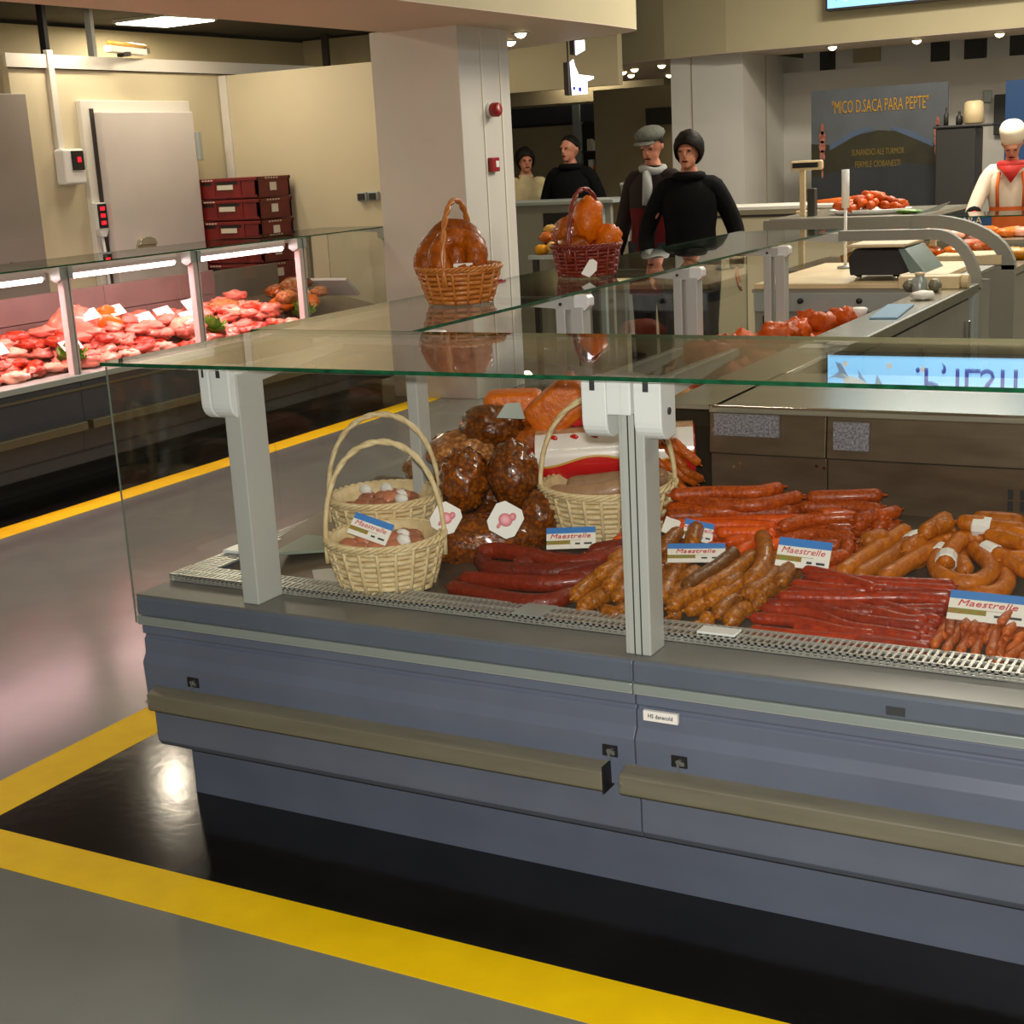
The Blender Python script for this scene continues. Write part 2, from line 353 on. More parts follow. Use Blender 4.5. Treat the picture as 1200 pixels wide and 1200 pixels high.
struct('ceiling', MB().box(-16, -4.75, 1, 12.2, 3.0, 3.06).box(-16, 6, 15.6, 26, 3.0, 3.06).box(-16, -6.5, 12.2, 15.6, 3.0, 3.06), 'ceiling_dark')
struct('ceiling_hall', MB().box(-5.0, 8, -3, 15.7, 4.05, 4.15), 'bulk')
struct('wall_right', MB().box(8, 8.1, -3, 26, 0, 4.1), 'bulk')
struct('wall_front', MB().box(-16, 8, -3.1, -3, 0, 4.1), 'bulk')
# dropped ceiling over the butchery, rounded nose
nose = [(-6.4, 11.55), (-5.61, 11.2)] + [(-5.2+.48*math.sin(a), 10.62+.38*math.cos(a)) for a in [R(t) for t in range(-10, 91, 10)]] + [(-4.70, 10.0), (-4.68, 1.0), (-5.93, 1.0), (-5.90, 9.0), (-6.4, 9.75)]
b1 = struct('ceiling_bulkhead', MB().prism(nose, 2.6, 4.05), 'bulk')
sof = MB()
sof.prism([(x*.999+.0-.005, y) for x, y in nose], 2.592, 2.6)
part('soffit', sof, 'soffit', b1)
curve = [(-8.2, 16.6), (-7.70, 15.73), (-7.2, 15.15), (-6.75, 14.84), (-6.12, 14.54), (-5.4, 14.42), (5.5, 14.3)]
b2 = struct('ceiling_ring', MB().prism(curve + [(5.5, 14.42), (-5.4, 14.55), (-6.08, 14.66), (-6.68, 14.95), (-7.1, 15.24), (-7.58, 15.8), (-8.1, 16.65)], 2.6, 4.05), 'bulk')
part('soffit', MB().prism(curve + [(5.5, 15.5), (-5.5, 15.5), (-5.5, 18.4), (-8.6, 18.4)], 2.592, 2.602), 'soffit', b2)
part('far_rim', MB().box(-5.5, 5.5, 15.5, 15.56, 2.6, 3.0), 'beige', b2)
# pillars
struct('wall_pillar', MB().box(-6.03, -5.31, 8.98, 9.70, 0, 2.6), 'pillar_white', bevel=.004)
struct('trim_8', MB().box(-5.312, -5.303, 9.28, 9.30, 0, 2.6).box(-5.312, -5.303, 9.55, 9.57, 0, 2.6), 'white_trim')
struct('wall_column', MB().box(-6.09, -5.30, 14.62, 16.9, 0, 2.6), 'pillar_white')
struct('trim_9', MB().box(-5.302, -5.295, 15.3, 15.32, 0, 2.6).box(-5.86, -5.85, 14.612, 14.622, 0, 2.6), 'beige')
# far hall behind
struct('wall_far', MB().box(-16, -8.7, 24, 24.2, 0, 3).box(-8.75, -7.5, 18.3, 18.5, 0, 2.5).box(-7.5, 6, 24, 24.2, 0, 3), 'beige')
struct('wall_stall', MB().box(-5.3, 6, 15.9, 16.0, 0, 2.42).box(-5.3, 6, 16.6, 16.7, 2.42, 3.0), 'pillar_white')
struct('trim_10', MB().box(-11.2, -8.35, 19.8, 20.0, 2.42, 2.95), 'beige')

# ------------------------------------------------------------------ fittings of the setting
def wall_thing(name, label, cat, loc, group=None): return root(name, label, cat, loc, group)
t = root('ceiling_panel_light', 'square lit ceiling panel above the cream cold room wall', 'light', (-8.8, 10.0, 2.95))
rot = Matrix.Translation((-8.80, 10.02, 0)) @ Matrix.Rotation(R(-4), 4, 'Z')
part('frame', MB().box(-.31, .31, -.31, .31, 2.972, 3.0, rot), 'white_trim', t); part('diffuser', MB().box(-.29, .29, -.29, .29, 2.962, 2.972, rot), 'panel_lit', t)
t = root('ceiling_panel_light', 'lit ceiling panel beyond the right end of the beige ceiling ring', 'light', (-5.5, 17.9, 2.95))
part('frame', MB().box(-5.75, -5.15, 17.6, 18.2, 2.972, 3.0), 'white_trim', t); part('diffuser', MB().box(-5.73, -5.17, 17.62, 18.18, 2.962, 2.972), 'panel_lit', t)
t = root('batten_light', 'yellowed unlit tube light fixed on top of the cold room wall', 'light', (-8.0, 8.5, 2.57))
tb = Matrix.Translation((-7.90, 8.55, 2.625)) @ Matrix.Rotation(R(14), 4, 'Z') @ Matrix.Rotation(R(-2), 4, 'Y')
part('housing', MB().box(-.03, .03, -.30, .24, -.035, .01, tb), 'white_trim', t, bevel=.004)
part('tube', MB().cyl(tb @ Vector((.0, -.27, .03)), tb @ Vector((0, .27, .03)), .018, n=10), 'pack_gold', t, True)
part('end_cap', MB().box(-.02, .02, .24, .30, -.02, .02, tb), 'bumper', t)
part('bracket', MB().box(-.03, .06, -.12, -.07, -.06, -.03, tb), 'dark_line', t)
for px_, py_ in ((-7.66, 7.9), (-7.3, 4.6), (-7.3, 8.75)):  # only the first mirrors in the floor; the others are added wall light
    t2 = root('ceiling_panel_light', 'narrow lit ceiling lamp over the butchery, out of frame and placed for its light', 'light', (px_, py_, 2.96), 'panels over the butchery')
    part('frame', MB().box(px_-.31, px_+.31, py_-.31, py_+.31, 2.972, 3.0), 'white_trim', t2); part('diffuser', MB().box(px_-.06, px_+.06, py_-.13, py_+.13, 2.962, 2.972), 'panel_lit', t2)
def post_mb(x, y, r, z0, z1, n=10): return MB().cyl((x, y, z0), (x, y, z1), r, n=n)
g = 'hanging rods above the cold room'
for k, (x, y, wd) in enumerate([(-8.3, 8.12, .03), (-8.4, 8.7, .03), (-8.4, 7.7, .045), (-9.0, 12.6, .035)]):
    solo('ceiling_rod', MB().box(x-wd, x+wd, y-wd*.6, y+wd*.6, 2.5, 3.0), ['black', 'post', 'black', 'dark_line'][k],
         ['black ceiling rod rising behind the white cable duct', 'grey ceiling rod behind the yellowed tube light', 'black ceiling rod at the far left edge of the picture', 'dark ceiling rod beside the white pillar top'][k], 'rod', g, False)
t = root('switch_box', 'white switch box with a dark window fed by a vertical duct', 'switch box', (-8.0, 7.9, 1.67))
part('duct', MB().box(-8.0, -7.96, 7.80, 7.855, 1.9, 2.60), 'white_trim', t, bevel=.004)
part('case', MB().box(-8.0, -7.91, 7.78, 7.99, 1.67, 1.92), 'white_plastic', t, bevel=.015)
part('window', MB().box(-7.912, -7.90, 7.86, 7.975, 1.77, 1.905), 'black', t, bevel=.004)
part('red_light', MB().box(-7.902, -7.896, 7.91, 7.94, 1.825, 1.86), 'red_led', t)
t = root('thermostat', 'narrow thermostat with three red digits beside the cold room door', 'thermostat', (-7.95, 8.07, 1.30))
part('case', MB().prism([(8.05, 1.53), (8.16, 1.53), (8.16, 1.34), (8.13, 1.28), (8.08, 1.28), (8.05, 1.34)], -7.95, -7.915, 'x'), 'white_plastic', t, bevel=.005)
part('window', MB().box(-7.917, -7.91, 8.062, 8.15, 1.345, 1.52), 'black', t)
for k in range(3): part('red_digit', MB().box(-7.911, -7.907, 8.085, 8.128, 1.475-.052*k, 1.500-.052*k), 'red_led', t)
part('cable', MB().tube([(-7.94, 8.105, 1.28), (-7.93, 8.107, 1.15), (-7.93, 8.11, .9), (-7.94, 8.11, .3)], .012, 8), 'white_plastic', t, True)
t = root('socket_pair', 'pair of grey wall sockets on the pale wall above the meat counter', 'socket', (-6.6, 9.66, 1.42))
for k in range(2):
    s_ = part('socket', MB().box(-6.70+.105*k, -6.61+.105*k, 9.64, 9.68, 1.42, 1.49), 'silver', t, bevel=.006)
    part('socket_lid', MB().box(-6.685+.105*k, -6.625+.105*k, 9.628, 9.642, 1.43, 1.48), 'cabinet_dark', s_, bevel=.003)
t = root('fire_sounder', 'round dark red fire sounder on the side of the white pillar', 'alarm', (-5.31, 9.37, 2.0))
rx = Matrix.Rotation(R(90), 4, 'Y')
part('base', MB().lathe([(.05, 0), (.052, .02), (.046, .025)], (-5.31, 9.37, 2.03), 20, rx), 'white_plastic', t, True)
part('horn', MB().lathe([(.044, .02), (.05, .035), (.05, .075), (.04, .09), (.0, .092)], (-5.31, 9.37, 2.03), 20, rx), 'red_plastic', t, True)
t = root('call_point', 'square red fire call point below the sounder on the pillar', 'alarm', (-5.31, 9.37, 1.59))
part('case', MB().box(-5.31, -5.27, 9.31, 9.42, 1.60, 1.70), 'red_plastic', t, bevel=.006)
part('glass_plate', MB().box(-5.272, -5.266, 9.36, 9.405, 1.63, 1.675), 'paper', t, bevel=.002)
# recessed downlights
DL = [(-5.37, 10.02, 'recessed downlight in the orange soffit near its rounded nose'), (-5.80, 10.64, 'recessed downlight in the orange soffit tight beside the pillar')]
RL = [(-6.54, 15.45, 0), (-7.30, 16.1, 0), (-7.0, 15.75, 0), (-7.56, 16.9, 0), (-7.35, 17.6, 0), (-6.9, 18.0, 0), (-4.42, 14.78, 1), (-3.62, 14.9, 1), (-2.85, 14.95, 1)]
DLAB = ['far downlight highest and nearest to the square column', 'leftmost far downlight of the orange soffit cluster', 'second highest far downlight of the cluster left of the square column', 'far downlight just under the leftmost one', 'far downlight at the bottom middle of the cluster', 'lowest far downlight close beside the square column', 'leftmost downlight along the beige ring over the banner', 'middle downlight along the beige ring over the banner', 'rightmost downlight along the beige ring, above the dark cabinet']
def downlight(x, y, lab, grp):
    t = root('downlight', lab, 'light', (x, y, 2.58), grp)
    part('trim_ring', MB().lathe([(.062, 2.588), (.07, 2.583), (.07, 2.594)], (x, y, 0), 16), 'silver', t, True)
    part('lamp_face', MB().lathe([(.0, 2.552), (.022, 2.558), (.038, 2.572), (.045, 2.590)], (x, y, 0), 16, ), 'bulb', t, True)
    lamp('downlight_spot', 'SPOT', (x, y, 2.56), 14, (1, .78, .5), spot=R(110), blend=.6)
for x, y, lab in DL: downlight(x, y, lab, 'downlights by the pillar')
for x, y, k in RL: downlight(x, y, DLAB[RL.index((x, y, k))], ['downlights left of the column', 'downlights above the banner stall'][k])
# lit fish sign on the ring
t = root('fish_sign', 'blue lit fish sign hung on the beige ceiling ring', 'sign', (-3.0, 14.25, 2.9))
SX0, SX1, SZ0, SZ1, SY = -4.30, -.6, 2.905, 3.62, 14.22
part('case', MB().box(SX0-.02, SX1+.02, SY, SY+.14, SZ0-.02, SZ1+.02), 'dark_line', t)
part('lit_face', MB().box(SX0, SX1, SY-.006, SY, SZ0, SZ1), 'sign_lit', t)
fx, fz = SX0+.42, SZ0+.36
fish = [(fx-.30, fz-.20), (fx-.22, fz-.16), (fx-.14, fz-.15), (fx-.02, fz-.09), (fx+.12, fz-.06), (fx+.28, fz+.05), (fx+.36, fz+.18), (fx+.25, fz+.22), (fx+.1, fz+.16), (fx-.06, fz+.05), (fx-.17, fz-.06), (fx-.24, fz-.06)]
part('fish', MB().prism(fish, SY-.012, SY-.006, 'y'), 'sign_fish', t)
fin = MB()
for q in [[(fx-.30, fz-.20), (fx-.20, fz-.14), (fx-.28, fz-.28), (fx-.34, fz-.30)], [(fx-.30, fz-.2), (fx-.22, fz-.13), (fx-.36, fz-.14), (fx-.42, fz-.12)], [(fx-.10, fz-.14), (fx-.02, fz-.09), (fx-.11, fz-.22)], [(fx+.06, fz-.07), (fx+.16, fz-.04), (fx+.08, fz-.18)]]: fin.prism(q, SY-.016, SY-.012, 'y')
part('fin', fin, 'sign_fin', t)
for k, (x, z_) in enumerate([(.18, .08), (.62, .09), (.95, .12)]): part('bubble', MB().cyl((SX0+x, SY-.009, SZ0+z_), (SX0+x, SY-.006, SZ0+z_), .03, n=14), 'sign_fish', t)
for s_, x in [('.', 1.17), ('P', 1.30), (',', 1.42), ('I', 1.55), ('L', 1.68), ('S', 1.83), ('I', 1.97), ('I', 2.09), ('I', 2.23), ('T', 2.62)]:
    text('letter', s_, .44, 'sign_blue', Matrix.Translation((SX0+x-.27, SY-.01, SZ0+.24)) @ FACE_N, t, .8, 0, .004).location = -t.location
# two lit signs hanging at the far aisle
t = root('hanging_sign', 'lit white hanging sign shaped with a tall fin over the aisle', 'sign', (-5.87, 12.0, 2.2))
part('lit_face', MB().prism([(-5.935, 2.20), (-5.79, 2.20), (-5.79, 2.305), (-5.725, 2.325), (-5.725, 2.345), (-5.87, 2.37), (-5.905, 2.45), (-5.915, 2.50), (-5.945, 2.48)], 11.98, 12.0, 'y'), 'exit_lit', t)
part('case', MB().box(-6.0, -5.955, 11.96, 12.06, 2.2, 2.48), 'dark_line', t)
part('picture_dot', MB().box(-5.92, -5.90, 11.974, 11.98, 2.24, 2.27).box(-5.865, -5.84, 11.974, 11.98, 2.225, 2.26), 'sign_blue', t)
part('hanger', MB().box(-5.98, -5.97, 12.0, 12.01, 2.48, 3.0), 'dark_line', t)
t = root('hanging_sign', 'small lit square sign under the rounded orange soffit nose', 'sign', (-5.8, 12.0, 2.5))
part('lit_face', MB().prism([(-5.885, 2.535), (-5.80, 2.57), (-5.80, 2.655), (-5.885, 2.655)], 11.98, 12.0, 'y'), 'exit_lit', t)
part('case', MB().box(-5.93, -5.887, 11.96, 12.06, 2.54, 2.66), 'dark_line', t)

# ------------------------------------------------------------------ front display counter
g_cnt = 'glass display counters of the L shaped island'
FC = root('display_counter', 'grey front display counter with sausages behind tall glass', 'counter', (-1.0, 2.9, 0), g_cnt)
XL, XS, XR = -2.68, -1.25, .62
for a, b in ((XL, XS-.0015), (XS+.0015, XR)):
    up_ = MB().prism([(2.80, .63), (2.708, .63), (2.703, .62), (2.703, .578), (2.74, .578), (2.74, .55), (2.712, .546), (2.712, .524), (2.722, .520), (2.722, .514), (2.714, .508), (2.714, .470), (2.699, .446), (2.704, .33), (2.74, .325), (2.80, .325)], a, b, 'x')
    part('upper_panel', up_, 'counter_grey', FC, bevel=.002)
    part('silver_strip', MB().box(a, b, 2.698, 2.74, .552, .576), 'silver', FC, bevel=.002)
    part('lower_panel', MB().prism([(2.80, .325), (2.722, .325), (2.722, .215), (2.735, .197), (2.80, .197)], a, b, 'x'), 'counter_grey', FC, bevel=.002)
    part('toe_panel', MB().box(a-.012 if a < -2 else XS, b if b > 0 else XS, 2.86, 2.90, .0, .26), 'counter_grey', FC)
for a, b in ((XL+.035, -1.315), (-1.275, XR)):
    bp = part('bumper_rail', MB().prism([(2.662, .33), (2.662, .372), (2.672, .376), (2.716, .388), (2.716, .322), (2.672, .322)], a, b, 'x'), 'bumper', FC, bevel=.003)
    part('end_cap', MB().box(b, b+.004, 2.662, 2.716, .322, .385), 'black', bp)
part('carcass', MB().box(XL+.01, XR, 2.80, 4.33, .26, .60), 'cabinet_dark', FC)
part('side_panel', MB().box(XL, XL+.01, 2.74, 3.74, .2, .63), 'counter_grey', FC)
for k, x in enumerate((-2.51, -1.31, -1.145)):
    L_ = part('latch', MB().box(x-.018, x+.018, 2.6965, 2.712, .398, .424), 'black', FC)
    part('latch_key', MB().cyl((x, 2.6965, .412), (x, 2.691, .412), .006, n=10).box(x+.004, x+.014, 2.692, 2.6965, .404, .414).box(x-.004, x+.002, 2.692, 2.6965, .392, .41), 'chrome', L_)
bd = part('badge', MB().box(-1.225, -1.145, 2.695, 2.704, .497, .520), 'paper', FC)
text('lettering', 'HS danecold', .0135, 'black', Matrix.Translation((-1.185, 2.6945, .5085)) @ FACE_N, bd, .85)
part('sticker', MB().box(-.70, -.662, 2.701, 2.703, .584, .602), 'dark_base', FC)
for x in (-2.665, -1.29):   # small screws at rail
    part('screw', MB().cyl((x+.02, 2.664, .352), (x+.02, 2.659, .352), .004, n=8), 'chrome', FC)
# ledge and deck
part('ledge', MB().box(XL, XR, 2.705, 2.83, .628, .634), 'ledge_grey', FC)
K = .13
def deck_z(y): return .622 + K*(y-2.9)
dk = MB().prism([(2.93, .60), (2.93, deck_z(2.93)), (3.745, deck_z(3.745)), (3.745, .60)], -2.6, XR, 'x')
part('deck', dk, 'deck', FC)
def grille(parent, axis, a0, a1, base, side):
    br = MB(); n = int((a1-a0)/.0155)
    for i in range(n):
        a = a0+.0155*i; b = a+.0065
        if axis == 'x':
            br.box(a, b, base, base+.085, .648, .653); br.box(a, b, base, base+.004, .634, .648)
        else:
            br.box(base, base+side*.085, a, b, .648, .653); br.box(base, base+side*.004, a, b, .634, .648)
    rl = MB()
    for q in (0, .040, .081):
        if axis == 'x': rl.box(a0, a1, base+q, base+q+.005, .6475, .6535)
        else: rl.box(base+side*q, base+side*(q+.005), a0, a1, .6475, .6535)
    if axis == 'x': rl.box(a0, a1, base-.001, base+.003, .634, .638); rl.box(a0, a1, base-.001, base+.003, .6405, .6435)
    else: rl.box(base-side*.001, base+side*.003, a0, a1, .634, .638)
    o = part('air_grille', rl, 'grille', parent); part('grille_bars', br, 'grille', o, kind='stuff')
grille(FC, 'x', -2.68, XR, 2.836, 1)
part('grille_well', MB().box(-2.66, XR, 2.842, 2.925, .60, .615), 'black', FC)
part('grille_clip', MB().box(-1.16, -1.07, 2.85, 2.895, .6535, .659), 'white_plastic', FC, bevel=.002)
part('drip_plate', MB().box(-1.62, -1.54, 2.834, 2.92, .6535, .656), 'silver', FC)
# rear panel with seams, foil tapes, and the steel worktop behind it
for a, b in ((-1.46, -1.13), (-1.127, -.42), (-.417, .3)):
    part('rear_panel', MB().box(a, b, 3.725, 3.745, .66, .868), 'steel_brown', FC, bevel=.003)
    part('rear_panel', MB().prism([(3.745, .872), (3.712, .872), (3.722, .985), (3.745, .985)], a, b, 'x'), 'steel_brown', FC, bevel=.003)
part('worktop', MB().box(-1.46, XR, 3.715, 4.34, .985, 1.0), 'steel', FC, bevel=.003)
part('worktop_rail', MB().cyl((-1.46, 3.72, 1.003), (XR, 3.72, 1.003), .004, n=8), 'chrome', FC, True)
for x0, x1, z0, z1 in ((-1.44, -1.255, .925, .985), (-1.105, -1.01, .90, .975)):
    part('foil_tape', MB().box(x0, x1, 3.700, 3.7115, z0, z1), 'foil_text', FC)
for k in range(5): part('vent_hole', MB().box(-.66+.03*(k % 3), -.648+.03*(k % 3), 3.7195, 3.7245, .76+.03*(k//3), .785+.03*(k//3)), 'black', FC)
for x, z_ in ((-1.395, .83), (-1.375, .83), (-1.375, .842), (-1.16, .845), (-1.14, .84)): part('rivet', MB().box(x, x+.008, 3.719, 3.7245, z_, z_+.008), 'chrome', FC)
part('rear_wall', MB().box(-1.46, XR, 4.31, 4.33, .12, .985), 'cabinet', FC)
# upright posts, hinges and glass
def hinge(x, w_, parent, name='hinge'):
    prof = [(2.712, 1.238), (2.712, 1.155)] + [(2.752-.04*math.cos(R(a)), 1.150-.04*math.sin(R(a))*1.0) for a in range(0, 91, 15)] + [(2.79, 1.115), (2.79, 1.238)]
    h = part(name, MB().prism(prof, x, x+w_, 'x'), 'white_plastic', parent, bevel=.003)
    part('screw', MB().cyl((x+w_, 2.752, 1.17), (x+w_+.003, 2.752, 1.17), .008, n=10), 'dark_base', h)
    part('clip_slot', MB().box(x+w_*.36, x+w_*.56, 2.7105, 2.7125, 1.215, 1.238), 'dark_base', h)
def upright(x0, x1, y0, y1, z0, z1, parent, grooves=True):
    p_ = part('post', MB().box(x0, x1, y0, y1, z0, z1), 'post', parent, bevel=.003)
    if grooves:
        for q in (.35, .62): part('groove', MB().box(x0+(x1-x0)*q, x0+(x1-x0)*q+.003, y0-.0008, y0+.002, z0, z1-.04), 'dark_base', p_)
    return p_
upright(-2.345, -2.295, 2.735, 2.835, .634, 1.22, FC, False)
hinge(-2.395, .03, FC); hinge(-2.36, .058, FC)
part('glass_arm', MB().prism([(2.79, 1.238), (3.20, 1.238), (3.20, 1.222), (2.79, 1.185)], -2.33, -2.305, 'x'), 'post', FC, bevel=.002)
upright(-1.275, -1.215, 2.725, 2.80, .634, 1.22, FC, True)
hinge(-1.352, .058, FC); part('hinge_block', MB().box(-1.292, -1.236, 2.706, 2.77, 1.165, 1.24), 'white_plastic', FC, bevel=.003); hinge(-1.232, .062, FC)
for x in (-1.34, -1.20): part('glass_arm', MB().prism([(2.79, 1.238), (3.20, 1.238), (3.20, 1.222), (2.79, 1.19)], x, x+.022, 'x'), 'post', FC, bevel=.002)
upright(.5, .56, 2.725, 2.80, .634, 1.22, FC, True); hinge(.42, .058, FC); hinge(.565, .058, FC)
def pane(name, mb_faces, edge, parent): 
    return part(name, mb_faces, ['glass', 'glass_edge'], parent)
def glass_box(x0, x1, y0, y1, z0, z1, thin, plain=()):
    b = MB().box(x0, x1, y0, y1, z0, z1); ax = {'x': (0, 1), 'y': (2, 3), 'z': (4, 5)}[thin]
    b.m = [0 if i in ax or i in plain else 1 for i in range(6)]; return b
part('front_glass', glass_box(XL+.006, XS-.001, 2.685, 2.691, .562, 1.238, 'y', (1, 4)), ['glass', 'glass_rim'], FC)
part('front_glass', glass_box(XS+.001, XR, 2.685, 2.691, .562, 1.238, 'y', (0, 4)), ['glass', 'glass_rim'], FC)
part('top_glass', glass_box(XL-.008, XR, 2.682, 3.335, 1.241, 1.250, 'z'), ['glass', 'glass_edge'], FC)
part('side_glass', glass_box(XL, XL+.006, 2.692, 3.333, .58, 1.238, 'x', (3,)), ['glass', 'glass_rim'], FC)

# ------------------------------------------------------------------ wing counter going back from the corner
WC = root('display_counter', 'grey side display counter running back from the corner toward the shoppers', 'counter', (-2.1, 5.5, 0), g_cnt)
part('carcass', MB().box(-2.66, -1.46, 3.76, 7.10, .02, .60), 'cabinet_dark', WC)
part('side_panel', MB().box(-2.68, -2.66, 3.75, 7.40, .1, .63), 'counter_grey', WC)
part('deck', MB().box(-2.60, -1.60, 3.75, 7.12, .62, .69), 'deck', WC)
grille(WC, 'y', 2.93, 7.10, -2.675, 1)
part('rear_panel', MB().box(-1.62, -1.60, 3.75, 7.12, .69, .985), 'steel_brown', WC)
part('worktop', MB().box(-1.62, -1.44, 3.75, 7.14, .985, 1.0), 'steel', WC, bevel=.003)
part('worktop_edge', MB().box(-1.445, -1.425, 4.345, 7.14, .955, .998), 'bumper', WC, bevel=.003)
for k, (a, b) in enumerate(((4.36, 5.2), (5.21, 6.1), (6.11, 7.0))):
    dr = part('cabinet_door', MB().box(-1.46, -1.44, a, b, .12, .94), 'cabinet', WC, bevel=.004)
    part('door_handle', MB().box(-1.44, -1.415, b-.10, b-.07, .66, .85), 'chrome', dr, bevel=.004)
part('corner_trim', MB().box(-1.46, -1.425, 7.03, 7.14, .02, .96), 'silver', WC, bevel=.004)
part('top_glass', glass_box(-2.735, -2.18, 3.342, 7.45, 1.241, 1.250, 'z'), ['glass', 'glass_edge'], WC)
part('side_glass', glass_box(XL, XL+.006, 3.334, 7.40, .58, 1.238, 'x', (2,)), ['glass', 'glass_rim'], WC)
for k, y in enumerate((3.40, 4.33, 5.34, 6.40)):
    upright(-2.225, -2.19, y-.03, y+.03, .65, 1.205, WC, False)
    if k: upright(-2.17, -2.125, y-.03, y+.03, .65, 1.205, WC, False)
    a_ = part('glass_arm', MB().prism([(-2.60, 1.238), (-2.60, 1.225), (-2.16, 1.195), (-2.16, 1.238)], y-.02, y+.02, 'y'), 'post', WC, bevel=.002)
    part('arm_cap', MB().prism([(-2.16, 1.195), (-2.12, 1.195), (-2.105, 1.21), (-2.105, 1.235), (-2.115, 1.245), (-2.16, 1.245)], y-.022, y+.022, 'y'), 'white_plastic', a_, bevel=.003)
    part('screw', MB().cyl((-2.21, y-.02, 1.215), (-2.21, y-.024, 1.215), .006, n=8), 'dark_base', a_)
y = 7.32
part('glass_arm', MB().prism([(-2.60, 1.238), (-2.60, 1.225), (-2.13, 1.185), (-2.13, 1.238)], y-.02, y+.02, 'y'), 'post', WC, bevel=.002)
cb = part('corner_plate', MB().box(-2.46, -2.10, 3.27, 3.40, 1.222, 1.236), 'white_plastic', WC, bevel=.002)
for x in (-2.37, -2.22): part('plate_screw', MB().cyl((x, 3.34, 1.236), (x, 3.34, 1.2395), .009, n=10), 'silver', cb)

# far leg of the island with the cutting board and scale
FL = root('prep_cabinet', 'grey prep cabinet with a cutting board closing the far end of the island', 'cabinet', (-2.1, 7.7, 0))
part('body', MB().box(-2.55, -1.62, 7.16, 8.4, 0, .90), 'cabinet', FL)
part('front_rail', MB().box(-2.55, -1.62, 7.145, 7.16, .86, .955), 'silver', FL, bevel=.003)
part('dark_opening', MB().box(-2.22, -1.66, 7.150, 7.165, .56, .85), 'cabinet_dark', FL)
part('socket', MB().box(-2.50, -2.45, 7.135, 7.16, .78, .84), 'black', FL, bevel=.003)
for x in (-2.30, -2.0, -1.74): part('knob', MB().cyl((x, 7.146, .915), (x, 7.125, .915), .014, n=12), 'black', FL, True)
part('top_slab', MB().box(-2.56, -1.60, 7.15, 8.42, .955, .972), 'cabinet', FL)
solo('cutting_board', MB().box(-2.55, -1.68, 7.15, 8.38, .973, 1.0), 'board', 'pale cutting board lying on the far prep cabinet', 'board', smooth=False, bevel=.004)
t = root('weighing_scale', 'black shop scale with a cream plate on the cutting board', 'scale', (-1.88, 7.4, 1.0))
part('body', MB().prism([(-2.08, 1.03), (-1.84, 1.03), (-1.76, 1.05), (-1.84, 1.155), (-2.06, 1.16), (-2.09, 1.12)], 7.25, 7.6, 'y'), 'scale_dark', t, bevel=.006)
part('weigh_plate', MB().box(-2.09, -1.80, 7.22, 7.62, 1.168, 1.182), 'board', t, bevel=.004)
part('display_panel', MB().prism([(-1.775, 1.04), (-1.70, 1.04), (-1.80, 1.16), (-1.835, 1.16)], 7.23, 7.62, 'y'), 'scale_screen', t, bevel=.003)
for x in (-2.05, -1.86): part('foot', MB().cyl((x, 7.30, 1.0), (x, 7.30, 1.03), .017, n=12), 'chrome', t, True)
t = root('display_pole', 'slim white pole with a thick head rising from the island end', 'pole', (-2.34, 8.0, 1.0))
part('pole', MB().cyl((-2.32, 8.0, 1.0), (-2.32, 8.0, 1.34), .009, n=10), 'white_plastic', t, True)
part('head', MB().cyl((-2.32, 8.0, 1.33), (-2.32, 8.0, 1.535), .021, n=14), 'white_plastic', t, True, )
part('base', MB().lathe([(.045, .975), (.045, .985), (.012, .99)], (-2.32, 8.0, .027), 14), 'silver', t, True)
solo('cloth', MB().box(-.055, .055, -.24, .24, 1.0005, 1.008, Matrix.Translation((-1.53, 5.95, 0)) @ Matrix.Rotation(R(6), 4, 'Z')), 'cloth_blue', 'blue cloth folded on the narrow steel worktop', 'cloth', smooth=False, bevel=.003)
for k, (x, y, s_) in enumerate([(-1.53, 5.10, .05), (-1.53, 4.92, .05), (-1.47, 5.0, .045)]):
    solo('paper_ticket', MB().box(x-s_, x+s_, y-.05, y+.05, 1.0005, 1.003), 'paper', 'white paper ticket lying on the near end of the narrow steel worktop', 'ticket', 'tickets on the narrow worktop', False)
solo('paper_bundle', MB().blob((-1.52, 6.42, 1.02), (.05, .06, .02), amp=.3, seed=3), 'paper', 'crumpled white paper beside the blue cloth', 'paper')
solo('roll_holder', MB().box(-1.74, -1.46, 6.86, 6.98, 1.0, 1.06).cyl((-1.46, 6.92, 1.03), (-1.425, 6.92, 1.03), .034), 'board', 'pale wrapping paper box at the worktop end', 'box', smooth=False, bevel=.006)
t = root('bottle_cluster', 'clear jar standing on the worktop by the wrapping paper box', 'jar', (-1.58, 6.72, 1.0))
part('glass_body', MB().lathe([(.03, 1.0), (.034, 1.01), (.034, 1.06), (.02, 1.075), (.02, 1.08)], (-1.60, 6.70, 0), 14), 'silver', t, True); part('lid', MB().cyl((-1.60, 6.70, 1.08), (-1.60, 6.70, 1.092), .023, n=14), 'board', t, True)
t.name = 'jar'; WORLD['jar'] = 1
for k, (x, y) in enumerate([(-1.54, 6.74), (-1.655, 6.74)]):
    solo('bread_roll', MB().blob((x, y, 1.03), (.03, .04, .03), amp=.2, seed=k), 'bumper', ['small brown lump just right of the clear jar', 'small brown lump just left of the clear jar'][k], 'food', 'lumps beside the jar')

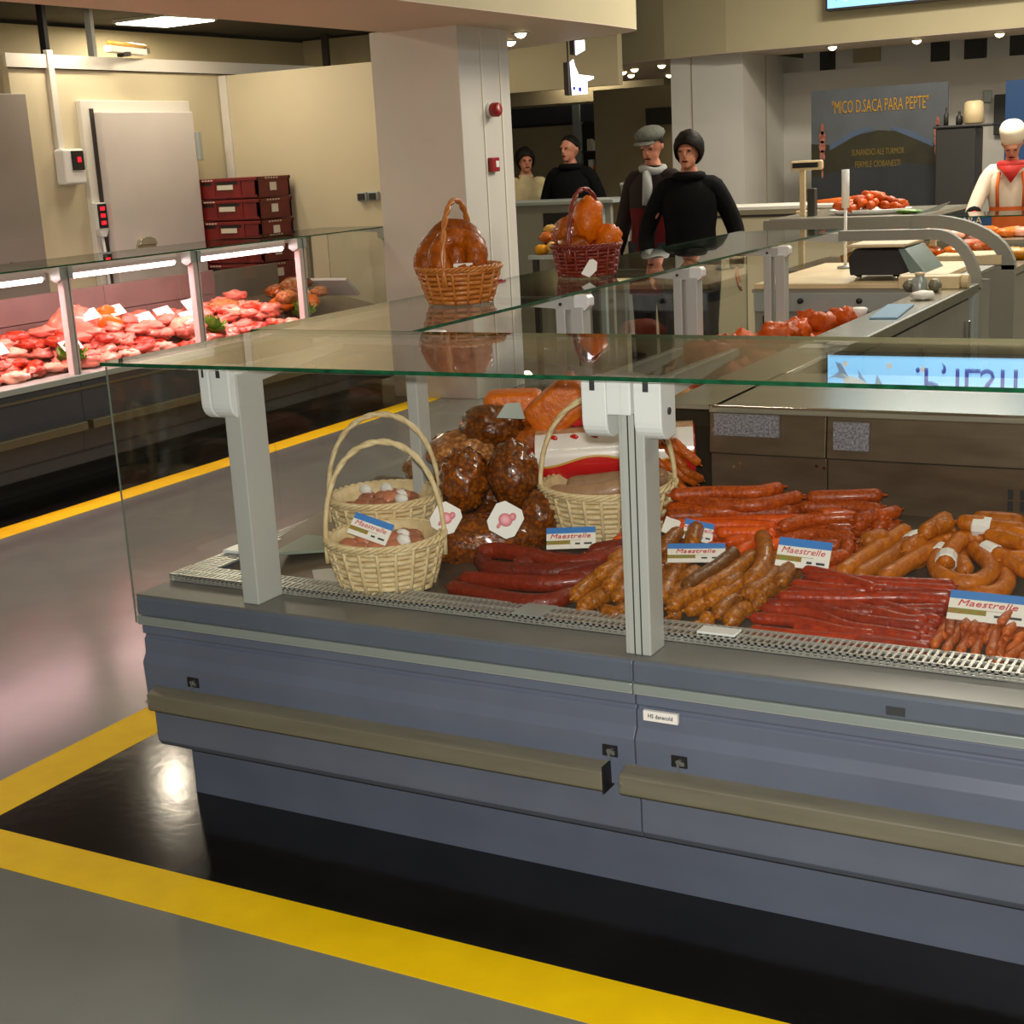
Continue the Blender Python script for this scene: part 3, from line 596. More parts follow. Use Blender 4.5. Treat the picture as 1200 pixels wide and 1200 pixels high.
# curved end frames of the counters behind
def arch(x0, x1, xe, zt, ze, y0, y1, th, parent, fill=None):
    def curve(o):
        a = [(x0, zt-o)]
        for k in range(0, 11):
            t_ = R(9*k); a.append((x1+(xe-x1-o)*math.sin(t_), ze+(zt-ze-o)*math.cos(t_)))
        return a
    p, q = curve(0), curve(th)
    for i in range(len(p)-1): pass
    return part('end_frame', MB().prism(p+q[::-1], y0, y1, 'y'), 'arch', parent)
CC = root('curved_counter', 'counter with a curved grey end frame just beyond the cutting board', 'counter', (-1.8, 7.8, 0), 'curved end counters')
arch(-2.13, -1.67, -1.435, 1.252, .96, 7.22, 7.27, .05, CC)
part('end_foot', MB().box(-1.485, -1.435, 7.22, 7.27, 0, .97), 'arch', CC)
CD = root('curved_counter', 'taller counter with a curved end frame over a solid grey end panel', 'counter', (-2.2, 9.6, 0), 'curved end counters')
arch(-3.08, -2.13, -1.585, 1.228, .90, 8.95, 9.02, .075, CD)
part('end_panel', MB().box(-2.05, -1.585, 8.95, 9.0, 0, .93), 'cabinet', CD, bevel=.004)
part('top_board', MB().box(-2.05, -1.66, 8.94, 9.3, .93, .985), 'board', CD, bevel=.004)
part('top_shelf', MB().box(-3.1, -2.13, 9.0, 10.2, 1.20, 1.226), 'steel', CD)
part('shelf_front', MB().box(-3.12, -2.2, 8.94, 8.96, 1.15, 1.22), 'arch', CD)
part('body', MB().box(-3.05, -1.62, 9.02, 10.2, 0, .86), 'cabinet', CD)
part('display_deck', MB().box(-3.05, -1.60, 9.02, 10.2, .86, .90), 'steel', CD)

# ------------------------------------------------------------------ sausages: centre lines as measured on the sloping deck (radius, points, paper band position)
SAUS = {
 'dark_red': [
  (0.0225, [(-1.874,2.974,0.654),(-1.741,2.948,0.651),(-1.628,2.939,0.65),(-1.569,2.968,0.653),(-1.548,3.019,0.66)], None),
  (0.0225, [(-1.859,3.009,0.668),(-1.747,3.018,0.669),(-1.632,3.029,0.671),(-1.53,3.079,0.677)], None),
  (0.0225, [(-1.862,3.108,0.699),(-1.793,3.045,0.691),(-1.704,3.049,0.692),(-1.62,3.062,0.693),(-1.549,3.111,0.7),(-1.495,3.189,0.71)], None),
  (0.0225, [(-1.855,3.093,0.709),(-1.826,3.129,0.713),(-1.72,3.117,0.712),(-1.61,3.091,0.708),(-1.536,3.135,0.714),(-1.491,3.201,0.723)], None),
  (0.0225, [(-1.741,3.072,0.697),(-1.676,3.126,0.704),(-1.551,3.115,0.703)], None),
  (0.0225, [(-1.57,3.157,0.723),(-1.483,3.216,0.731)], None),
  (0.0225, [(-1.616,3.055,0.683),(-1.52,3.098,0.688),(-1.455,3.134,0.693)], None),
 ],
 'brown': [
  (0.0215, [(-1.265,2.945,0.675),(-1.239,3.019,0.685),(-1.198,3.123,0.699),(-1.183,3.21,0.71),(-1.172,3.278,0.719)], None),
  (0.0215, [(-1.245,2.988,0.656),(-1.221,3.013,0.659),(-1.201,3.072,0.667)], None),
  (0.0215, [(-1.268,2.952,0.65),(-1.256,2.983,0.654)], None),
  (0.0215, [(-1.183,3.354,0.748),(-1.134,3.237,0.733),(-1.115,3.146,0.721),(-1.121,3.074,0.712)], None),
  (0.0215, [(-1.193,3.359,0.712),(-1.144,3.241,0.696),(-1.125,3.151,0.685),(-1.131,3.079,0.675)], None),
  (0.0215, [(-1.119,3.282,0.722),(-1.089,3.173,0.708),(-1.092,3.097,0.698),(-1.12,3.041,0.691)], None),
  (0.0215, [(-1.068,3.264,0.727),(-1.058,3.183,0.716),(-1.054,3.103,0.706)], None),
  (0.0215, [(-1.073,3.27,0.69),(-1.063,3.188,0.68),(-1.06,3.108,0.669)], None),
  (0.0215, [(-1.121,2.947,0.65),(-1.119,2.998,0.656),(-1.108,3.048,0.663)], None),
  (0.0215, [(-1.163,2.983,0.654),(-1.159,3.04,0.662),(-1.146,3.083,0.667)], None),
  (0.0215, [(-1.097,3.039,0.665),(-1.084,3.086,0.671)], None),
  (0.0215, [(-1.185,3.041,0.676),(-1.168,3.115,0.685)], None),
  (0.0215, [(-1.297,2.976,0.681),(-1.324,3.121,0.7),(-1.325,3.195,0.71)], None),
  (0.0215, [(-1.283,3.074,0.696),(-1.273,3.149,0.706)], None),
  (0.0215, [(-1.375,3.17,0.739),(-1.382,3.258,0.75),(-1.383,3.299,0.755)], None),
  (0.0215, [(-1.37,3.167,0.702),(-1.377,3.255,0.714),(-1.378,3.296,0.719)], None),
  (0.0215, [(-1.321,3.226,0.746),(-1.338,3.29,0.754),(-1.351,3.34,0.761)], None),
  (0.0215, [(-1.341,3.235,0.709),(-1.357,3.3,0.718),(-1.37,3.35,0.724)], None),
  (0.0215, [(-1.314,2.951,0.666),(-1.331,3.056,0.68),(-1.35,3.144,0.691)], None),
  (0.0215, [(-1.512,2.947,0.672),(-1.506,3.03,0.683),(-1.492,3.118,0.694)], None),
  (0.0215, [(-1.482,2.922,0.653),(-1.473,2.983,0.661),(-1.461,3.047,0.669)], None),
  (0.0215, [(-1.444,2.996,0.686),(-1.454,3.066,0.695),(-1.447,3.153,0.706)], None),
  (0.0215, [(-1.411,2.971,0.671),(-1.413,3.041,0.68),(-1.412,3.104,0.688)], None),
  (0.0215, [(-1.434,2.939,0.649),(-1.393,2.93,0.647),(-1.377,2.973,0.653)], None),
  (0.0215, [(-1.385,2.942,0.649),(-1.363,2.976,0.653),(-1.322,2.967,0.652)], None),
  (0.0215, [(-1.482,3.1,0.718),(-1.471,3.146,0.724),(-1.437,3.165,0.726)], None),
  (0.0215, [(-1.492,3.1,0.681),(-1.48,3.146,0.687),(-1.447,3.164,0.689)], None),
  (0.0215, [(-1.365,3.019,0.687),(-1.361,3.081,0.695),(-1.369,3.153,0.704)], None),
  (0.0215, [(-1.189,2.943,0.649),(-1.165,2.968,0.652)], None),
  (0.0215, [(-1.49,3.037,0.7),(-1.475,3.104,0.708),(-1.447,3.154,0.715)], None),
  (0.0215, [(-1.47,3.041,0.663),(-1.455,3.108,0.672),(-1.427,3.157,0.678)], None),
  (0.0215, [(-1.472,2.948,0.659),(-1.456,2.992,0.665),(-1.445,3.045,0.671)], None),
  (0.0215, [(-1.337,2.992,0.666),(-1.334,3.067,0.676)], None),
  (0.0215, [(-1.2,3.016,0.671),(-1.175,3.071,0.678),(-1.152,3.136,0.687)], None),
  (0.0215, [(-1.184,3.073,0.689),(-1.165,3.148,0.699)], None),
  (0.0215, [(-1.098,3.056,0.682),(-1.076,3.11,0.689),(-1.063,3.184,0.699)], None),
  (0.0215, [(-1.289,3.014,0.675),(-1.276,3.067,0.682),(-1.255,3.113,0.688)], None),
 ],
 'dark_brown': [
  (0.0205, [(-1.215,3.245,0.732),(-1.218,3.158,0.721),(-1.234,3.087,0.712),(-1.253,3.012,0.702)], None),
 ],
 'orange_red': [
  (0.0185, [(-1.452,3.413,0.82),(-1.339,3.452,0.825),(-1.241,3.47,0.828),(-1.184,3.518,0.834)], None),
  (0.0185, [(-1.438,3.416,0.789),(-1.326,3.456,0.794),(-1.227,3.474,0.796),(-1.171,3.522,0.802)], None),
  (0.0185, [(-1.446,3.411,0.757),(-1.333,3.451,0.762),(-1.235,3.468,0.765),(-1.178,3.517,0.771)], None),
  (0.0185, [(-1.446,3.422,0.726),(-1.334,3.462,0.731),(-1.235,3.48,0.733),(-1.179,3.528,0.74)], None),
  (0.0185, [(-1.435,3.424,0.805),(-1.36,3.414,0.803),(-1.226,3.427,0.805),(-1.132,3.512,0.816)], None),
  (0.0185, [(-1.434,3.432,0.773),(-1.359,3.421,0.772),(-1.225,3.434,0.774),(-1.131,3.52,0.785)], None),
  (0.0185, [(-1.428,3.422,0.742),(-1.353,3.411,0.74),(-1.219,3.424,0.742),(-1.125,3.509,0.753)], None),
  (0.0185, [(-1.425,3.43,0.71),(-1.349,3.419,0.709),(-1.215,3.432,0.711),(-1.122,3.517,0.722)], None),
  (0.0185, [(-1.459,3.406,0.787),(-1.342,3.398,0.786),(-1.241,3.436,0.791)], None),
  (0.0185, [(-1.467,3.402,0.755),(-1.35,3.394,0.754),(-1.249,3.432,0.759)], None),
  (0.0185, [(-1.445,3.41,0.724),(-1.328,3.401,0.723),(-1.226,3.439,0.728)], None),
  (0.0185, [(-1.448,3.362,0.773),(-1.354,3.398,0.778),(-1.244,3.432,0.782),(-1.135,3.459,0.786)], None),
  (0.0185, [(-1.44,3.372,0.742),(-1.346,3.408,0.746),(-1.235,3.442,0.751),(-1.127,3.469,0.754)], None),
  (0.0185, [(-1.44,3.372,0.71),(-1.346,3.409,0.715),(-1.235,3.443,0.719),(-1.127,3.47,0.723)], None),
  (0.0185, [(-1.106,3.48,0.821),(-1.016,3.503,0.824),(-0.929,3.531,0.827)], None),
  (0.0185, [(-1.111,3.489,0.789),(-1.02,3.512,0.792),(-0.933,3.54,0.796)], None),
  (0.0185, [(-1.109,3.491,0.758),(-1.018,3.514,0.761),(-0.931,3.542,0.764)], None),
  (0.0185, [(-1.091,3.478,0.726),(-1.001,3.501,0.729),(-0.914,3.529,0.733)], None),
  (0.0185, [(-1.123,3.468,0.798),(-1.012,3.489,0.801),(-0.916,3.484,0.8)], None),
  (0.0185, [(-1.137,3.467,0.766),(-1.027,3.488,0.769),(-0.931,3.483,0.768)], None),
  (0.0185, [(-1.104,3.471,0.735),(-0.993,3.492,0.738),(-0.897,3.487,0.737)], None),
  (0.0185, [(-1.148,3.382,0.764),(-1.079,3.455,0.773),(-0.978,3.492,0.778)], None),
  (0.0185, [(-1.143,3.383,0.732),(-1.074,3.456,0.742),(-0.973,3.493,0.746)], None),
  (0.0185, [(-1.187,3.431,0.739),(-1.135,3.389,0.734),(-1.071,3.431,0.74),(-0.984,3.393,0.735),(-0.961,3.343,0.728)], None),
  (0.0185, [(-1.187,3.433,0.708),(-1.135,3.391,0.703),(-1.071,3.433,0.708),(-0.984,3.395,0.703),(-0.961,3.345,0.697)], None),
  (0.0185, [(-0.976,3.44,0.782),(-0.911,3.488,0.788),(-0.884,3.523,0.793)], None),
  (0.0185, [(-0.982,3.446,0.751),(-0.917,3.494,0.757),(-0.89,3.529,0.761)], None),
  (0.0185, [(-0.973,3.451,0.719),(-0.907,3.499,0.725),(-0.88,3.534,0.73)], None),
  (0.0185, [(-1.046,3.449,0.748),(-0.967,3.408,0.743)], None),
  (0.0185, [(-1.039,3.46,0.717),(-0.96,3.419,0.711)], None),
  (0.0185, [(-0.97,3.433,0.767),(-0.933,3.493,0.775)], None),
  (0.0185, [(-0.956,3.445,0.735),(-0.919,3.505,0.743)], None),
  (0.0185, [(-1.007,3.279,0.72),(-0.953,3.323,0.725)], None),
  (0.0185, [(-1.0,3.278,0.688),(-0.946,3.322,0.694)], None),
  (0.0185, [(-0.92,3.436,0.763),(-0.902,3.497,0.771)], None),
  (0.0185, [(-0.906,3.448,0.732),(-0.888,3.509,0.74)], None),
  (0.0185, [(-1.071,3.466,0.786),(-0.97,3.492,0.79),(-0.898,3.465,0.786)], None),
  (0.0185, [(-1.055,3.471,0.755),(-0.953,3.497,0.758),(-0.882,3.47,0.755)], None),
  (0.0185, [(-1.063,3.466,0.723),(-0.961,3.491,0.727),(-0.89,3.464,0.723)], None),
  (0.0185, [(-1.068,3.353,0.729),(-0.988,3.37,0.732)], None),
  (0.0185, [(-1.055,3.358,0.698),(-0.975,3.375,0.7)], None),
 ],
 'orange': [
  (0.0165, [(-1.361,3.373,0.754),(-1.269,3.398,0.757),(-1.163,3.407,0.758)], None),
  (0.0165, [(-1.37,3.37,0.726),(-1.277,3.395,0.729),(-1.172,3.404,0.73)], None),
  (0.0165, [(-1.305,3.358,0.744),(-1.241,3.371,0.746),(-1.161,3.388,0.748)], None),
  (0.0165, [(-1.291,3.37,0.716),(-1.227,3.383,0.718),(-1.147,3.4,0.72)], None),
  (0.0165, [(-1.268,3.322,0.729),(-1.234,3.352,0.733),(-1.189,3.351,0.733)], None),
  (0.0165, [(-1.285,3.331,0.701),(-1.251,3.361,0.705),(-1.205,3.359,0.705)], None),
  (0.0165, [(-1.349,3.414,0.765),(-1.235,3.418,0.766),(-1.11,3.449,0.77)], None),
  (0.0165, [(-1.353,3.412,0.737),(-1.238,3.417,0.738),(-1.114,3.448,0.742)], None),
  (0.0165, [(-1.357,3.422,0.709),(-1.243,3.427,0.71),(-1.118,3.457,0.714)], None),
  (0.0165, [(-1.433,3.364,0.758),(-1.298,3.403,0.763),(-1.115,3.451,0.769)], None),
  (0.0165, [(-1.418,3.36,0.73),(-1.283,3.399,0.735),(-1.1,3.448,0.741)], None),
  (0.0165, [(-1.428,3.36,0.702),(-1.293,3.399,0.707),(-1.11,3.448,0.713)], None),
  (0.0165, [(-1.227,3.283,0.717),(-1.205,3.332,0.723),(-1.181,3.36,0.727)], None),
  (0.0165, [(-1.218,3.284,0.689),(-1.196,3.333,0.695),(-1.172,3.361,0.699)], None),
  (0.0165, [(-1.207,3.265,0.706),(-1.189,3.313,0.712)], None),
  (0.0165, [(-1.531,3.236,0.726),(-1.53,3.319,0.736),(-1.513,3.358,0.741)], None),
  (0.0165, [(-1.516,3.248,0.698),(-1.514,3.331,0.708),(-1.498,3.37,0.713)], None),
  (0.0165, [(-1.515,3.222,0.708),(-1.504,3.293,0.718)], None),
  (0.0165, [(-1.515,3.234,0.68),(-1.504,3.305,0.69)], None),
  (0.0165, [(-1.44,3.334,0.744),(-1.401,3.365,0.748),(-1.349,3.352,0.747)], None),
  (0.0165, [(-1.447,3.331,0.716),(-1.408,3.363,0.72),(-1.356,3.35,0.719)], None),
  (0.0165, [(-1.53,3.304,0.731),(-1.483,3.29,0.729)], None),
  (0.0165, [(-1.526,3.3,0.703),(-1.479,3.286,0.701)], None),
  (0.0165, [(-1.16,3.333,0.727),(-1.13,3.362,0.731)], None),
  (0.0165, [(-1.172,3.336,0.699),(-1.143,3.364,0.702)], None),
  (0.0165, [(-1.422,3.3,0.723),(-1.37,3.288,0.721)], None),
  (0.0165, [(-1.417,3.299,0.694),(-1.366,3.287,0.693)], None),
  (0.0165, [(-1.318,3.309,0.72),(-1.264,3.298,0.718)], None),
  (0.0165, [(-1.337,3.319,0.692),(-1.283,3.308,0.69)], None),
  (0.0165, [(-1.2,3.422,0.754),(-1.158,3.36,0.746)], None),
  (0.0165, [(-1.207,3.433,0.726),(-1.166,3.372,0.718)], None),
 ],
 'red': [
  (0.0148, [(-1.064,2.936,0.645),(-0.951,2.933,0.645),(-0.789,2.945,0.647),(-0.683,2.944,0.646)], None),
  (0.0148, [(-1.079,2.978,0.659),(-0.967,2.983,0.659),(-0.857,2.957,0.656),(-0.788,2.958,0.656)], None),
  (0.0148, [(-1.069,3.025,0.668),(-0.944,3.023,0.667),(-0.864,2.98,0.662),(-0.783,2.97,0.661),(-0.695,2.963,0.66)], None),
  (0.0148, [(-1.061,3.031,0.677),(-0.959,3.038,0.678),(-0.833,3.005,0.673),(-0.696,2.996,0.672)], None),
  (0.0148, [(-1.037,3.045,0.694),(-0.89,3.071,0.697),(-0.766,3.106,0.701),(-0.665,3.107,0.702)], None),
  (0.0148, [(-1.021,3.047,0.668),(-0.875,3.073,0.672),(-0.75,3.108,0.676),(-0.649,3.109,0.676)], None),
  (0.0148, [(-0.957,3.062,0.683),(-0.853,3.055,0.682),(-0.744,3.019,0.677),(-0.695,3.031,0.679)], None),
  (0.0148, [(-0.958,3.067,0.657),(-0.854,3.059,0.656),(-0.745,3.023,0.652),(-0.697,3.035,0.653)], None),
  (0.0148, [(-1.021,3.095,0.709),(-0.896,3.091,0.709),(-0.799,3.118,0.712)], None),
  (0.0148, [(-1.015,3.101,0.684),(-0.89,3.096,0.683),(-0.794,3.124,0.687)], None),
  (0.0148, [(-1.014,3.161,0.726),(-0.939,3.142,0.724),(-0.825,3.091,0.718)], None),
  (0.0148, [(-1.011,3.167,0.701),(-0.937,3.148,0.699),(-0.822,3.097,0.692)], None),
  (0.0148, [(-0.996,3.165,0.676),(-0.922,3.147,0.674),(-0.807,3.096,0.667)], None),
  (0.0148, [(-0.997,3.135,0.721),(-0.841,3.136,0.721),(-0.669,3.157,0.724)], None),
  (0.0148, [(-1.0,3.142,0.696),(-0.844,3.144,0.696),(-0.672,3.165,0.699)], None),
  (0.0148, [(-1.008,3.136,0.67),(-0.851,3.137,0.671),(-0.68,3.158,0.673)], None),
  (0.0148, [(-0.822,3.102,0.705),(-0.665,3.139,0.71)], None),
  (0.0148, [(-0.803,3.106,0.68),(-0.646,3.143,0.685)], None),
  (0.0148, [(-0.831,3.087,0.688),(-0.711,3.035,0.682)], None),
  (0.0148, [(-0.829,3.083,0.663),(-0.709,3.031,0.656)], None),
  (0.0148, [(-0.902,3.019,0.665),(-0.686,2.994,0.662)], None),
  (0.0148, [(-1.018,3.072,0.702),(-0.949,3.069,0.701),(-0.856,3.087,0.704)], None),
  (0.0148, [(-1.021,3.078,0.677),(-0.952,3.075,0.676),(-0.86,3.092,0.679)], None),
  (0.0148, [(-0.832,2.934,0.645),(-0.742,2.941,0.646),(-0.669,2.935,0.645)], None),
  (0.0148, [(-0.964,3.119,0.714),(-0.809,3.127,0.715),(-0.659,3.143,0.717)], None),
  (0.0148, [(-0.983,3.125,0.689),(-0.828,3.132,0.69),(-0.678,3.149,0.692)], None),
  (0.0148, [(-0.789,3.051,0.684),(-0.668,3.09,0.689)], None),
  (0.0148, [(-0.784,3.048,0.658),(-0.663,3.087,0.664)], None),
  (0.0148, [(-0.769,3.047,0.675),(-0.669,3.045,0.675)], None),
  (0.0148, [(-0.793,2.996,0.661),(-0.677,3.034,0.666)], None),
  (0.0148, [(-0.88,3.034,0.679),(-0.681,3.065,0.683)], None),
  (0.0148, [(-0.875,3.038,0.654),(-0.676,3.069,0.658)], None),
  (0.0148, [(-0.978,2.974,0.651),(-0.838,2.957,0.649),(-0.667,2.975,0.651)], None),
  (0.0148, [(-0.788,2.978,0.652),(-0.668,3.009,0.656)], None),
 ],
 'tan': [
  (0.0215, [(-0.93,3.173,0.721),(-0.895,3.315,0.739),(-0.852,3.472,0.76)], None),
  (0.0215, [(-0.923,3.174,0.684),(-0.888,3.316,0.703),(-0.844,3.474,0.723)], None),
  (0.0215, [(-0.897,3.184,0.714),(-0.858,3.29,0.728),(-0.819,3.433,0.746)], 0.86),
  (0.0215, [(-0.838,3.183,0.714),(-0.796,3.304,0.73),(-0.747,3.464,0.751)], None),
  (0.0215, [(-0.791,3.375,0.776),(-0.758,3.493,0.792)], None),
  (0.0215, [(-0.783,3.382,0.74),(-0.75,3.501,0.755)], None),
  (0.0215, [(-0.81,3.371,0.703),(-0.777,3.49,0.719)], None),
  (0.0215, [(-0.759,3.401,0.734),(-0.735,3.282,0.719),(-0.685,3.229,0.712),(-0.633,3.236,0.713),(-0.62,3.318,0.723),(-0.689,3.438,0.739)], 0.12),
  (0.0215, [(-0.715,3.279,0.737),(-0.721,3.34,0.745),(-0.716,3.404,0.754),(-0.707,3.439,0.758)], 0.2),
  (0.0215, [(-0.708,3.29,0.701),(-0.714,3.351,0.709),(-0.709,3.416,0.717),(-0.7,3.45,0.722)], None),
  (0.0215, [(-0.66,3.22,0.692),(-0.604,3.214,0.692),(-0.58,3.263,0.698),(-0.591,3.339,0.708),(-0.63,3.38,0.713)], None),
  (0.0215, [(-0.64,3.398,0.739),(-0.588,3.358,0.733),(-0.531,3.301,0.726)], 0.1),
  (0.0215, [(-0.66,3.439,0.768),(-0.611,3.427,0.767),(-0.547,3.388,0.762)], None),
  (0.0215, [(-0.67,3.442,0.732),(-0.621,3.431,0.73),(-0.557,3.391,0.725)], None),
  (0.0215, [(-0.672,3.457,0.784),(-0.564,3.452,0.783)], 0.02),
  (0.0215, [(-0.668,3.458,0.747),(-0.56,3.453,0.746)], None),
  (0.0215, [(-0.728,3.457,0.79),(-0.653,3.461,0.79)], None),
  (0.0215, [(-0.733,3.458,0.753),(-0.659,3.462,0.754)], None),
  (0.0215, [(-0.733,3.463,0.717),(-0.658,3.467,0.717)], None),
  (0.0215, [(-0.927,3.339,0.758),(-0.878,3.387,0.764)], None),
  (0.0215, [(-0.935,3.341,0.721),(-0.886,3.389,0.728)], None),
  (0.0215, [(-0.7,3.353,0.729),(-0.668,3.284,0.72)], None),
  (0.0215, [(-0.697,3.483,0.794),(-0.634,3.485,0.795),(-0.579,3.484,0.794)], None),
  (0.0215, [(-0.686,3.48,0.758),(-0.623,3.481,0.758),(-0.569,3.481,0.758)], None),
  (0.0215, [(-0.695,3.491,0.721),(-0.631,3.492,0.721),(-0.577,3.492,0.721)], None),
  (0.0215, [(-0.82,3.322,0.748),(-0.794,3.397,0.758)], None),
  (0.0215, [(-0.828,3.321,0.711),(-0.802,3.397,0.721)], None),
  (0.0215, [(-0.781,3.41,0.781),(-0.741,3.462,0.788)], None),
  (0.0215, [(-0.769,3.409,0.744),(-0.729,3.462,0.751)], None),
  (0.0215, [(-0.794,3.412,0.708),(-0.754,3.465,0.715)], None),
  (0.0215, [(-0.632,3.454,0.777),(-0.554,3.427,0.774)], None),
  (0.0215, [(-0.624,3.452,0.741),(-0.546,3.425,0.737)], None),
  (0.0215, [(-0.6,3.352,0.736),(-0.54,3.376,0.739)], None),
 ],
 'link': [
  (0.0115, [(-0.662,2.936,0.655),(-0.658,3.005,0.664),(-0.65,3.081,0.674)], None),
  (0.0115, [(-0.634,2.923,0.652),(-0.632,3.007,0.662),(-0.642,3.096,0.674)], None),
  (0.0115, [(-0.607,2.925,0.649),(-0.605,3.008,0.66),(-0.613,3.097,0.671)], None),
  (0.0115, [(-0.612,3.003,0.679),(-0.623,3.097,0.691)], None),
  (0.0115, [(-0.619,3.005,0.66),(-0.63,3.098,0.672)], None),
  (0.0115, [(-0.576,2.925,0.647),(-0.581,3.018,0.659),(-0.581,3.099,0.67)], None),
  (0.0115, [(-0.579,3.008,0.674),(-0.577,3.086,0.684)], None),
  (0.0115, [(-0.566,3.011,0.654),(-0.564,3.089,0.665)], None),
  (0.0115, [(-0.544,2.922,0.656),(-0.551,3.006,0.667),(-0.545,3.093,0.678),(-0.523,3.151,0.685)], None),
  (0.0115, [(-0.53,2.92,0.636),(-0.537,3.004,0.647),(-0.53,3.091,0.658),(-0.509,3.15,0.666)], None),
  (0.0115, [(-0.518,2.946,0.64),(-0.499,3.0,0.646),(-0.484,3.041,0.652)], None),
  (0.0115, [(-0.531,3.008,0.676),(-0.513,3.072,0.684),(-0.499,3.123,0.691)], None),
  (0.0115, [(-0.537,3.014,0.656),(-0.519,3.078,0.665),(-0.506,3.129,0.671)], None),
  (0.0115, [(-0.511,3.013,0.661),(-0.489,3.065,0.668)], None),
  (0.0115, [(-0.543,2.986,0.651),(-0.54,3.041,0.658)], None),
  (0.0115, [(-0.653,2.973,0.662),(-0.655,3.049,0.671)], None),
  (0.0115, [(-0.637,2.976,0.642),(-0.64,3.052,0.652)], None),
  (0.0115, [(-0.63,2.968,0.658),(-0.628,3.054,0.669)], None),
  (0.0115, [(-0.545,3.028,0.69),(-0.518,3.149,0.706)], None),
  (0.0115, [(-0.556,3.026,0.671),(-0.529,3.147,0.686)], None),
  (0.0115, [(-0.544,3.027,0.651),(-0.517,3.148,0.667)], None),
  (0.0115, [(-0.519,2.984,0.647),(-0.499,3.047,0.656)], None),
  (0.0115, [(-0.595,2.967,0.655),(-0.597,3.06,0.667)], None),
  (0.0115, [(-0.491,2.957,0.641),(-0.469,2.995,0.646)], None),
  (0.0115, [(-0.659,2.956,0.658),(-0.658,3.06,0.672)], None),
  (0.0115, [(-0.64,2.98,0.672),(-0.657,3.088,0.686)], None),
  (0.0115, [(-0.628,2.989,0.653),(-0.645,3.098,0.667)], None),
  (0.0115, [(-0.595,2.997,0.676),(-0.602,3.1,0.689)], None),
  (0.0115, [(-0.607,2.998,0.656),(-0.614,3.1,0.669)], None),
  (0.0115, [(-0.564,2.983,0.661),(-0.564,3.076,0.673)], None),
 ],
}
def sausage_mb(r, pts, lump=.05, n=9, seed=0):
    c = spline(pts, 6 if len(pts) > 2 else 10)
    for e in (0, 1):     # blunt ends: extra stations inside the last radius
        if e: c.reverse()
        a, b = c[0], c[1]
        c = [a] + [a.lerp(b, min(.9, r*q/(b-a).length)) for q in (.12, .3, .6, 1.0) if r*q < (b-a).length*.95] + c[1:]
        if e: c.reverse()
    N = len(c); L = sum((c[i+1]-c[i]).length for i in range(N-1)); s = 0; rad = []
    for i in range(N):
        if i: s += (c[i]-c[i-1]).length
        e = min(s, L-s); k = min(1, e/r); rr = r*(.34+.66*math.sqrt(max(0, 1-(1-k)**2)))
        rad.append(rr*(1+lump*noise.noise(Vector((s*45, seed*1.7, 0)))))
    d0 = (c[0]-c[1]).normalized(); d1 = (c[-1]-c[-2]).normalized()
    P = [c[0]+d0*r*.7, c[0]+d0*r*.5, c[0]+d0*r*.08] + c + [c[-1]+d1*r*.08, c[-1]+d1*r*.5, c[-1]+d1*r*.7]
    Q = [r*.16, r*.15, r*.22] + rad + [r*.22, r*.15, r*.16]
    return MB().tube(P, Q, n), c
SL = {'dark_red': ('saus_dark_red', 'thick dark red sausage lying at the front left of the deck', 'dark red sausages'),
 'brown': ('saus_brown', 'stubby brown curved sausage in the heap around the middle post', 'brown curved sausages'),
 'dark_brown': ('saus_dark', 'darkest brown long sausage under the tilted price card by the middle post', None),
 'orange_red': ('saus_orange_red', 'orange red smoked sausage in the rear pile against the steel back panel', 'orange red sausages at the back'),
 'orange': ('saus_orange', 'thin bright orange sausage between the brown heap and the rear pile', 'bright orange sausages'),
 'red': ('saus_red', 'long thin glossy red sausage in the neat front stack right of the post', 'long thin red sausages'),
 'tan': ('saus_tan', 'golden tan smoked sausage in the right hand pile', 'golden tan sausages'),
 'link': ('saus_link', 'small slim link sausage in the front right corner heap', 'small link sausages')}
TAN = {1: 'straight golden tan sausage wrapped in white paper at its upper end', 4: 'golden tan ring sausage with a white paper band on its left side', 5: 'short golden tan piece inside the banded ring sausage', 6: 'lower golden tan ring sausage without a paper band',
       7: 'thick golden tan sausage with a white band, cut by the right frame edge', 9: 'golden tan sausage with a white tag at the far right rear'}
for g, L in SAUS.items():
    m, lab, grp = SL[g]
    for i, (r, pts, band) in enumerate(L):
        mb, c = sausage_mb(r, pts, .10 if g in ('brown', 'link', 'orange') else .05, 9, i)
        lb = TAN.get(i, lab) if g == 'tan' else lab
        o = solo('sausage', mb, m, lb, 'sausage', grp)
        if band is not None:
            k = max(1, min(len(c)-3, int(band*(len(c)-1)))); d = (c[k+1]-c[k-1]).normalized()
            part('paper_band', MB().tube([c[k]-d*.022, c[k]-d*.018, c[k]+d*.018, c[k]+d*.022], [r*1.03, r*1.16, r*1.14, r*1.05], 10, False), 'paper', o)

